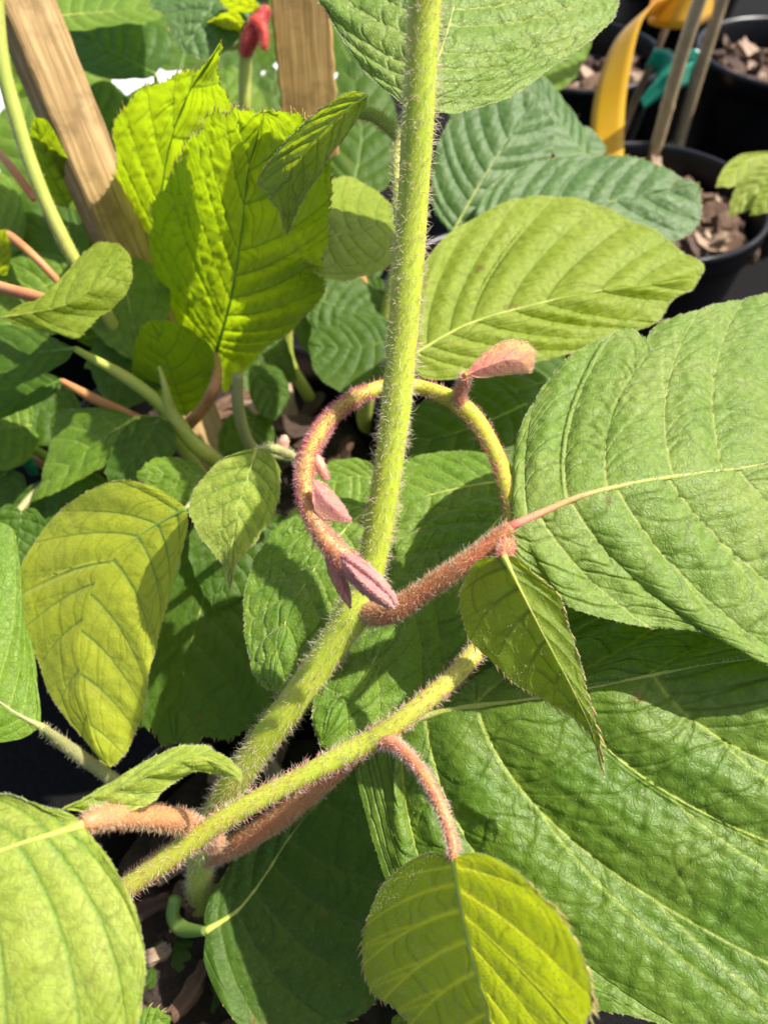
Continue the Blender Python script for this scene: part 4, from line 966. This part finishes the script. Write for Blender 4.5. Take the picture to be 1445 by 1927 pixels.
leaf(kv, (1100, 380, 46), (0.0, -0.35, 0.93),
     [(890, 420), (1000, 396, .2), (1110, 384, .2), (1220, 366), (1316, 346, -.2)],
     [(905, 372, -.1), (950, 332, -.2), (1020, 303, -.4), (1110, 290, -.5), (1200, 300, -.5), (1268, 328, -.3)],
     [(930, 470, -.2), (1040, 500, -.4), (1180, 500, -.5), (1275, 452, -.5), (1312, 425, -.4), (1320, 385, -.3)],
     'teal', seed=102, nu=120, nv=46, nsec=9, pleat=0.014, tert=1.6, teeth=1.8, rib=.8, rib_mat='petgreen', label='blue-green leaf in front of the nearest far pot')
leaf(kv, (920, 300, 48), (0.1, -0.5, 0.85),
     [(850, 440), (900, 350, .2), (950, 270, .2), (1010, 180)],
     [(815, 390, -.2), (820, 290, -.4), (860, 210, -.4), (940, 165, -.2)],
     [(910, 420, -.2), (1000, 360, -.4), (1040, 280, -.4), (1035, 210, -.2)],
     'teal', seed=103, nu=110, nv=44, nsec=8, pleat=0.014, tert=1.6, teeth=1, rib=.8, rib_mat='petgreen', label='dark blue-green leaf beside the upper stem')
leaf(kv, (1040, 230, 54), (0.2, -0.3, 0.9), [(1110, 300), (1060, 240), (1010, 140)], [(1060, 310), (1020, 250), (1000, 180)], [(1110, 270), (1070, 200), (1030, 150)], 'teal', seed=104, nu=50, nv=20, nsec=6, teeth=0)
leaf(kv, (1080, 300, 56), (0.2, -0.3, 0.9), [(1000, 330), (1060, 290), (1130, 260)], [(1000, 290), (1050, 250), (1100, 240)], [(1050, 340), (1110, 310), (1140, 280)], 'teal', seed=105, nu=50, nv=20, nsec=6, teeth=0)
leaf(kv, (690, 240, 52), (0.0, -0.3, 0.9), [(660, 370), (680, 250), (660, 110)], [(620, 330), (610, 230), (630, 150)], [(730, 350), (750, 240), (720, 150)], 'dark', seed=106, nu=60, nv=24, nsec=7, teeth=0)
leaf(kv, (650, 660, 46), (0.0, -0.3, 0.95), [(740, 640), (660, 655), (580, 650)], [(720, 600), (650, 592), (596, 605)], [(740, 720), (670, 745), (600, 710)], 'dark', seed=107, nu=70, nv=28, nsec=7, teeth=0)
leaf(kv, (660, 590, 52), (0.0, -0.3, 0.95), [(740, 560), (680, 580), (610, 620)], [(700, 545), (640, 560)], [(740, 610), (680, 640)], 'dark', seed=108, nu=50, nv=20, nsec=6, teeth=0)
leaf(kv, (850, 940, 33.5), (0.0, -0.2, 1.0), [(980, 900), (880, 915, .1), (780, 940, .1), (660, 990)], [(950, 860), (850, 850, -.2), (750, 870, -.2), (690, 920, -.2)], [(975, 960), (900, 1010, -.2), (780, 1040, -.2), (700, 1030, -.2)], 'mid', seed=109, nu=110, nv=44, nsec=8, teeth=0.8, label='shaded green leaf seen through the curl')
leaf(kv, (860, 840, 40), (0.0, -0.2, 1.0), [(990, 760), (900, 800), (800, 830), (700, 860)], [(940, 720), (850, 730), (760, 780)], [(1000, 850), (900, 890), (790, 890)], 'dark', seed=110, nu=80, nv=30, nsec=7, teeth=0)
leaf(kv, (640, 910, 36), (0.0, -0.2, 1.0), [(720, 900), (650, 900), (560, 960)], [(690, 868), (630, 866), (580, 900)], [(700, 960), (640, 990), (580, 990)], 'mid', seed=111, nu=60, nv=24, nsec=7, teeth=0)
leaf(kv, (900, 720, 44), (0.0, -0.2, 1.0), [(1090, 700), (980, 730), (860, 760)], [(1040, 660), (940, 680), (880, 720)], [(1080, 780), (980, 830), (880, 800)], 'dark', seed=112, nu=60, nv=24, nsec=7, teeth=0)
leaf(kv, (810, 850, 46), (0.0, -0.3, 1.0), [(860, 830), (810, 855), (760, 870)], [(830, 812), (785, 835)], [(850, 870), (800, 890)], 'yellow', seed=113, nu=40, nv=16, nsec=5, teeth=0)
leaf(kv, (540, 740, 47), (0.0, -0.3, 1.0), [(470, 690), (510, 740), (520, 790)], [(470, 740), (490, 780)], [(520, 690), (545, 740)], 'dark', seed=114, nu=40, nv=16, nsec=5, teeth=0)
shoot(kv, 'vine_stem', [(760, 420, 46, 20), (735, 560, 47, 26), (700, 690, 50, 30), (690, 800, 55, 30), (760, 760, 60, 28)], 'petgreen', [(500, 2, 'h_silver', 0)], seed=115)
shoot(kv, 'vine_stem', [(680, 520, 50, 14), (705, 580, 51, 14), (730, 660, 53, 14)], 'petbrown', [], seed=116)
shoot(kv, 'vine_stem', [(540, 600, 52, 22), (545, 680, 54, 22), (590, 760, 58, 24)], 'petgreen', [], seed=117)

# seedling leaves at the right edge
sd = thing('seedling', 'yellow-green seedling leaves at the right edge over the pot rim', 'plant', on_z(1480, 420, SOIL_Z))
leaf(sd, (1400, 330, 60), (0.2, -0.35, 0.9), [(1480, 290), (1410, 300), (1346, 352)], [(1440, 286), (1390, 292), (1358, 320)], [(1480, 330), (1420, 345), (1370, 352)], 'lime', seed=121, nu=50, nv=18, nsec=6, teeth=0)
leaf(sd, (1410, 360, 59), (-0.3, -0.4, 0.8), [(1480, 310), (1420, 350), (1370, 408)], [(1440, 305), (1395, 335), (1375, 375)], [(1470, 350), (1430, 385), (1395, 400)], 'young', seed=122, nu=50, nv=18, nsec=6, teeth=0)
leaf(sd, (1430, 380, 58), (-0.2, -0.4, 0.8), [(1500, 330), (1450, 370), (1410, 405)], [(1470, 330), (1430, 355)], [(1490, 380), (1445, 400)], 'lime', seed=123, nu=50, nv=18, nsec=6, teeth=0)
shoot(sd, 'trunk', [(1480, 310, 59, 14), (1500, 360, 62, 14), (1505, 420, 68, 14)], 'petbrown', [], seed=124)

# further leaves that close the canopy behind
def filler(plant, x, y, d, ang, length, width, n, mat, seed, **kw):
    a = math.radians(ang); ux, uy = math.cos(a), -math.sin(a); vx, vy = -uy, ux
    r_ = random.Random(seed)
    k = lambda u, w: (x + ux * u * length + vx * w * width, y + uy * u * length + vy * w * width, r_.uniform(-.15, .05) * abs(w) * 4)
    b = r_.uniform(-.06, .06)
    mid = [k(0, 0), k(.35, b), k(.7, b * .8), k(1, 0)]
    L_ = [k(-.05, .2), k(.12, .42), k(.35, .52), k(.6, .45), k(.82, .24), k(.94, .07)]
    R_ = [k(-.05, -.2), k(.12, -.44), k(.35, -.5), k(.6, -.42), k(.82, -.22), k(.94, -.07)]
    return leaf(plant, (x, y, d), n, mid, L_, R_, mat, seed=seed, nu=60, nv=24, nsec=7, teeth=kw.pop('teeth', 0), pleat=.010, tert=1.8, **kw)
U1, U2, U3 = (0.1, -0.4, 0.9), (-0.15, -0.3, 0.95), (0.2, -0.1, 1.0)
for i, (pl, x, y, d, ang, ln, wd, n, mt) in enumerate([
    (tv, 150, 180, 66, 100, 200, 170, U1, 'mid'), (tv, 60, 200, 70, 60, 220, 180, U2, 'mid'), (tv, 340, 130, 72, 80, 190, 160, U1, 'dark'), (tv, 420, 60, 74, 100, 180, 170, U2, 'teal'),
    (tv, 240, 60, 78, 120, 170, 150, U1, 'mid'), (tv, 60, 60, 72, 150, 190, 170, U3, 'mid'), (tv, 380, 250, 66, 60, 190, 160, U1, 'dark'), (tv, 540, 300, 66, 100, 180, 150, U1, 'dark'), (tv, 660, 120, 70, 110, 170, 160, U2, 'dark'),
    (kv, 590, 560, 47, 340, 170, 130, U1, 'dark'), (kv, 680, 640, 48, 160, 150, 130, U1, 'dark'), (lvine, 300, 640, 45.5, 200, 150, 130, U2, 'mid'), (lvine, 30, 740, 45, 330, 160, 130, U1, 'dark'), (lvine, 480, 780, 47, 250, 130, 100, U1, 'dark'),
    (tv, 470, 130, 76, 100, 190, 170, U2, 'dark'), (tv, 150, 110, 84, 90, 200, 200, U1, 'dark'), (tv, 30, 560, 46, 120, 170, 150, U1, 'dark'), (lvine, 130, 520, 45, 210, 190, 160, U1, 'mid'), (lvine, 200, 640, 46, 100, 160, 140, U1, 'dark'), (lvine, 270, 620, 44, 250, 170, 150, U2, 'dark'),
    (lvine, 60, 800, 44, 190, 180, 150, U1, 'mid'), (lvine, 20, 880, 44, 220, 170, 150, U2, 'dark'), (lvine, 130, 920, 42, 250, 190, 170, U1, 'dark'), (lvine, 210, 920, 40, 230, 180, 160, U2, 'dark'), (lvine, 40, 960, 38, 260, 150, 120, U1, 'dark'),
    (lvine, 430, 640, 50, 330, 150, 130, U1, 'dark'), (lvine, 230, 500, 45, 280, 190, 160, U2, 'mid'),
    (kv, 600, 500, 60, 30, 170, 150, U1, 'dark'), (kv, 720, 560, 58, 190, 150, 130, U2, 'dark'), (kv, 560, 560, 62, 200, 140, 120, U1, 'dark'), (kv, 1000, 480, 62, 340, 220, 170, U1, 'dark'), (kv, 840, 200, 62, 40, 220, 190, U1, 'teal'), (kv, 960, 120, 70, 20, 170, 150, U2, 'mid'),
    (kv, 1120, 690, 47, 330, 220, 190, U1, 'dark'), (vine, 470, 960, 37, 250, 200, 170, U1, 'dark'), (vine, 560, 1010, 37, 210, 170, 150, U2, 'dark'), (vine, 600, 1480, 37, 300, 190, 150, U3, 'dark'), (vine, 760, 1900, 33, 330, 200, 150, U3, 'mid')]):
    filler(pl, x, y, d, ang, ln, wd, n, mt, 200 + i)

# a rusty leaf stalk and thin shoots in the shade at the foot
for i, (pts, mt) in enumerate([([(60, 860, 47, 14), (110, 900, 46, 14), (150, 960, 44, 12)], 'petbrown'), ([(0, 830, 46, 18), (60, 845, 46, 18), (110, 870, 46, 16)], 'petgreen'),
                               ([(20, 985, 40, 16), (60, 935, 41, 16), (110, 890, 42, 14)], 'petpale'), ([(640, 520, 56, 12), (690, 600, 57, 12), (720, 700, 60, 12)], 'petbrown')]):
    shoot(lvine if i < 3 else kv, 'leaf_stalk', pts, mt, [], seed=130 + i)
shoot(vine, 'leaf_stalk', [(392, 1752, 39, 26), (420, 1700, 36, 22), (450, 1640, 34.5, 18)], 'petpale', [(300, 1.2, 'h_white', .2)], seed=140)
cl = thing('tie_tape', 'teal tie tape on a short cane in the shade near the left edge', 'tie', P(52, 868, 46))
ribbon('tape_band', [(40, 856, 46.4), (50, 866, 45.6), (60, 880, 45.6), (64, 892, 46.4)], [16, 22, 22, 16], M['tie'], parent=cl, wdir=[1, 0, .2])
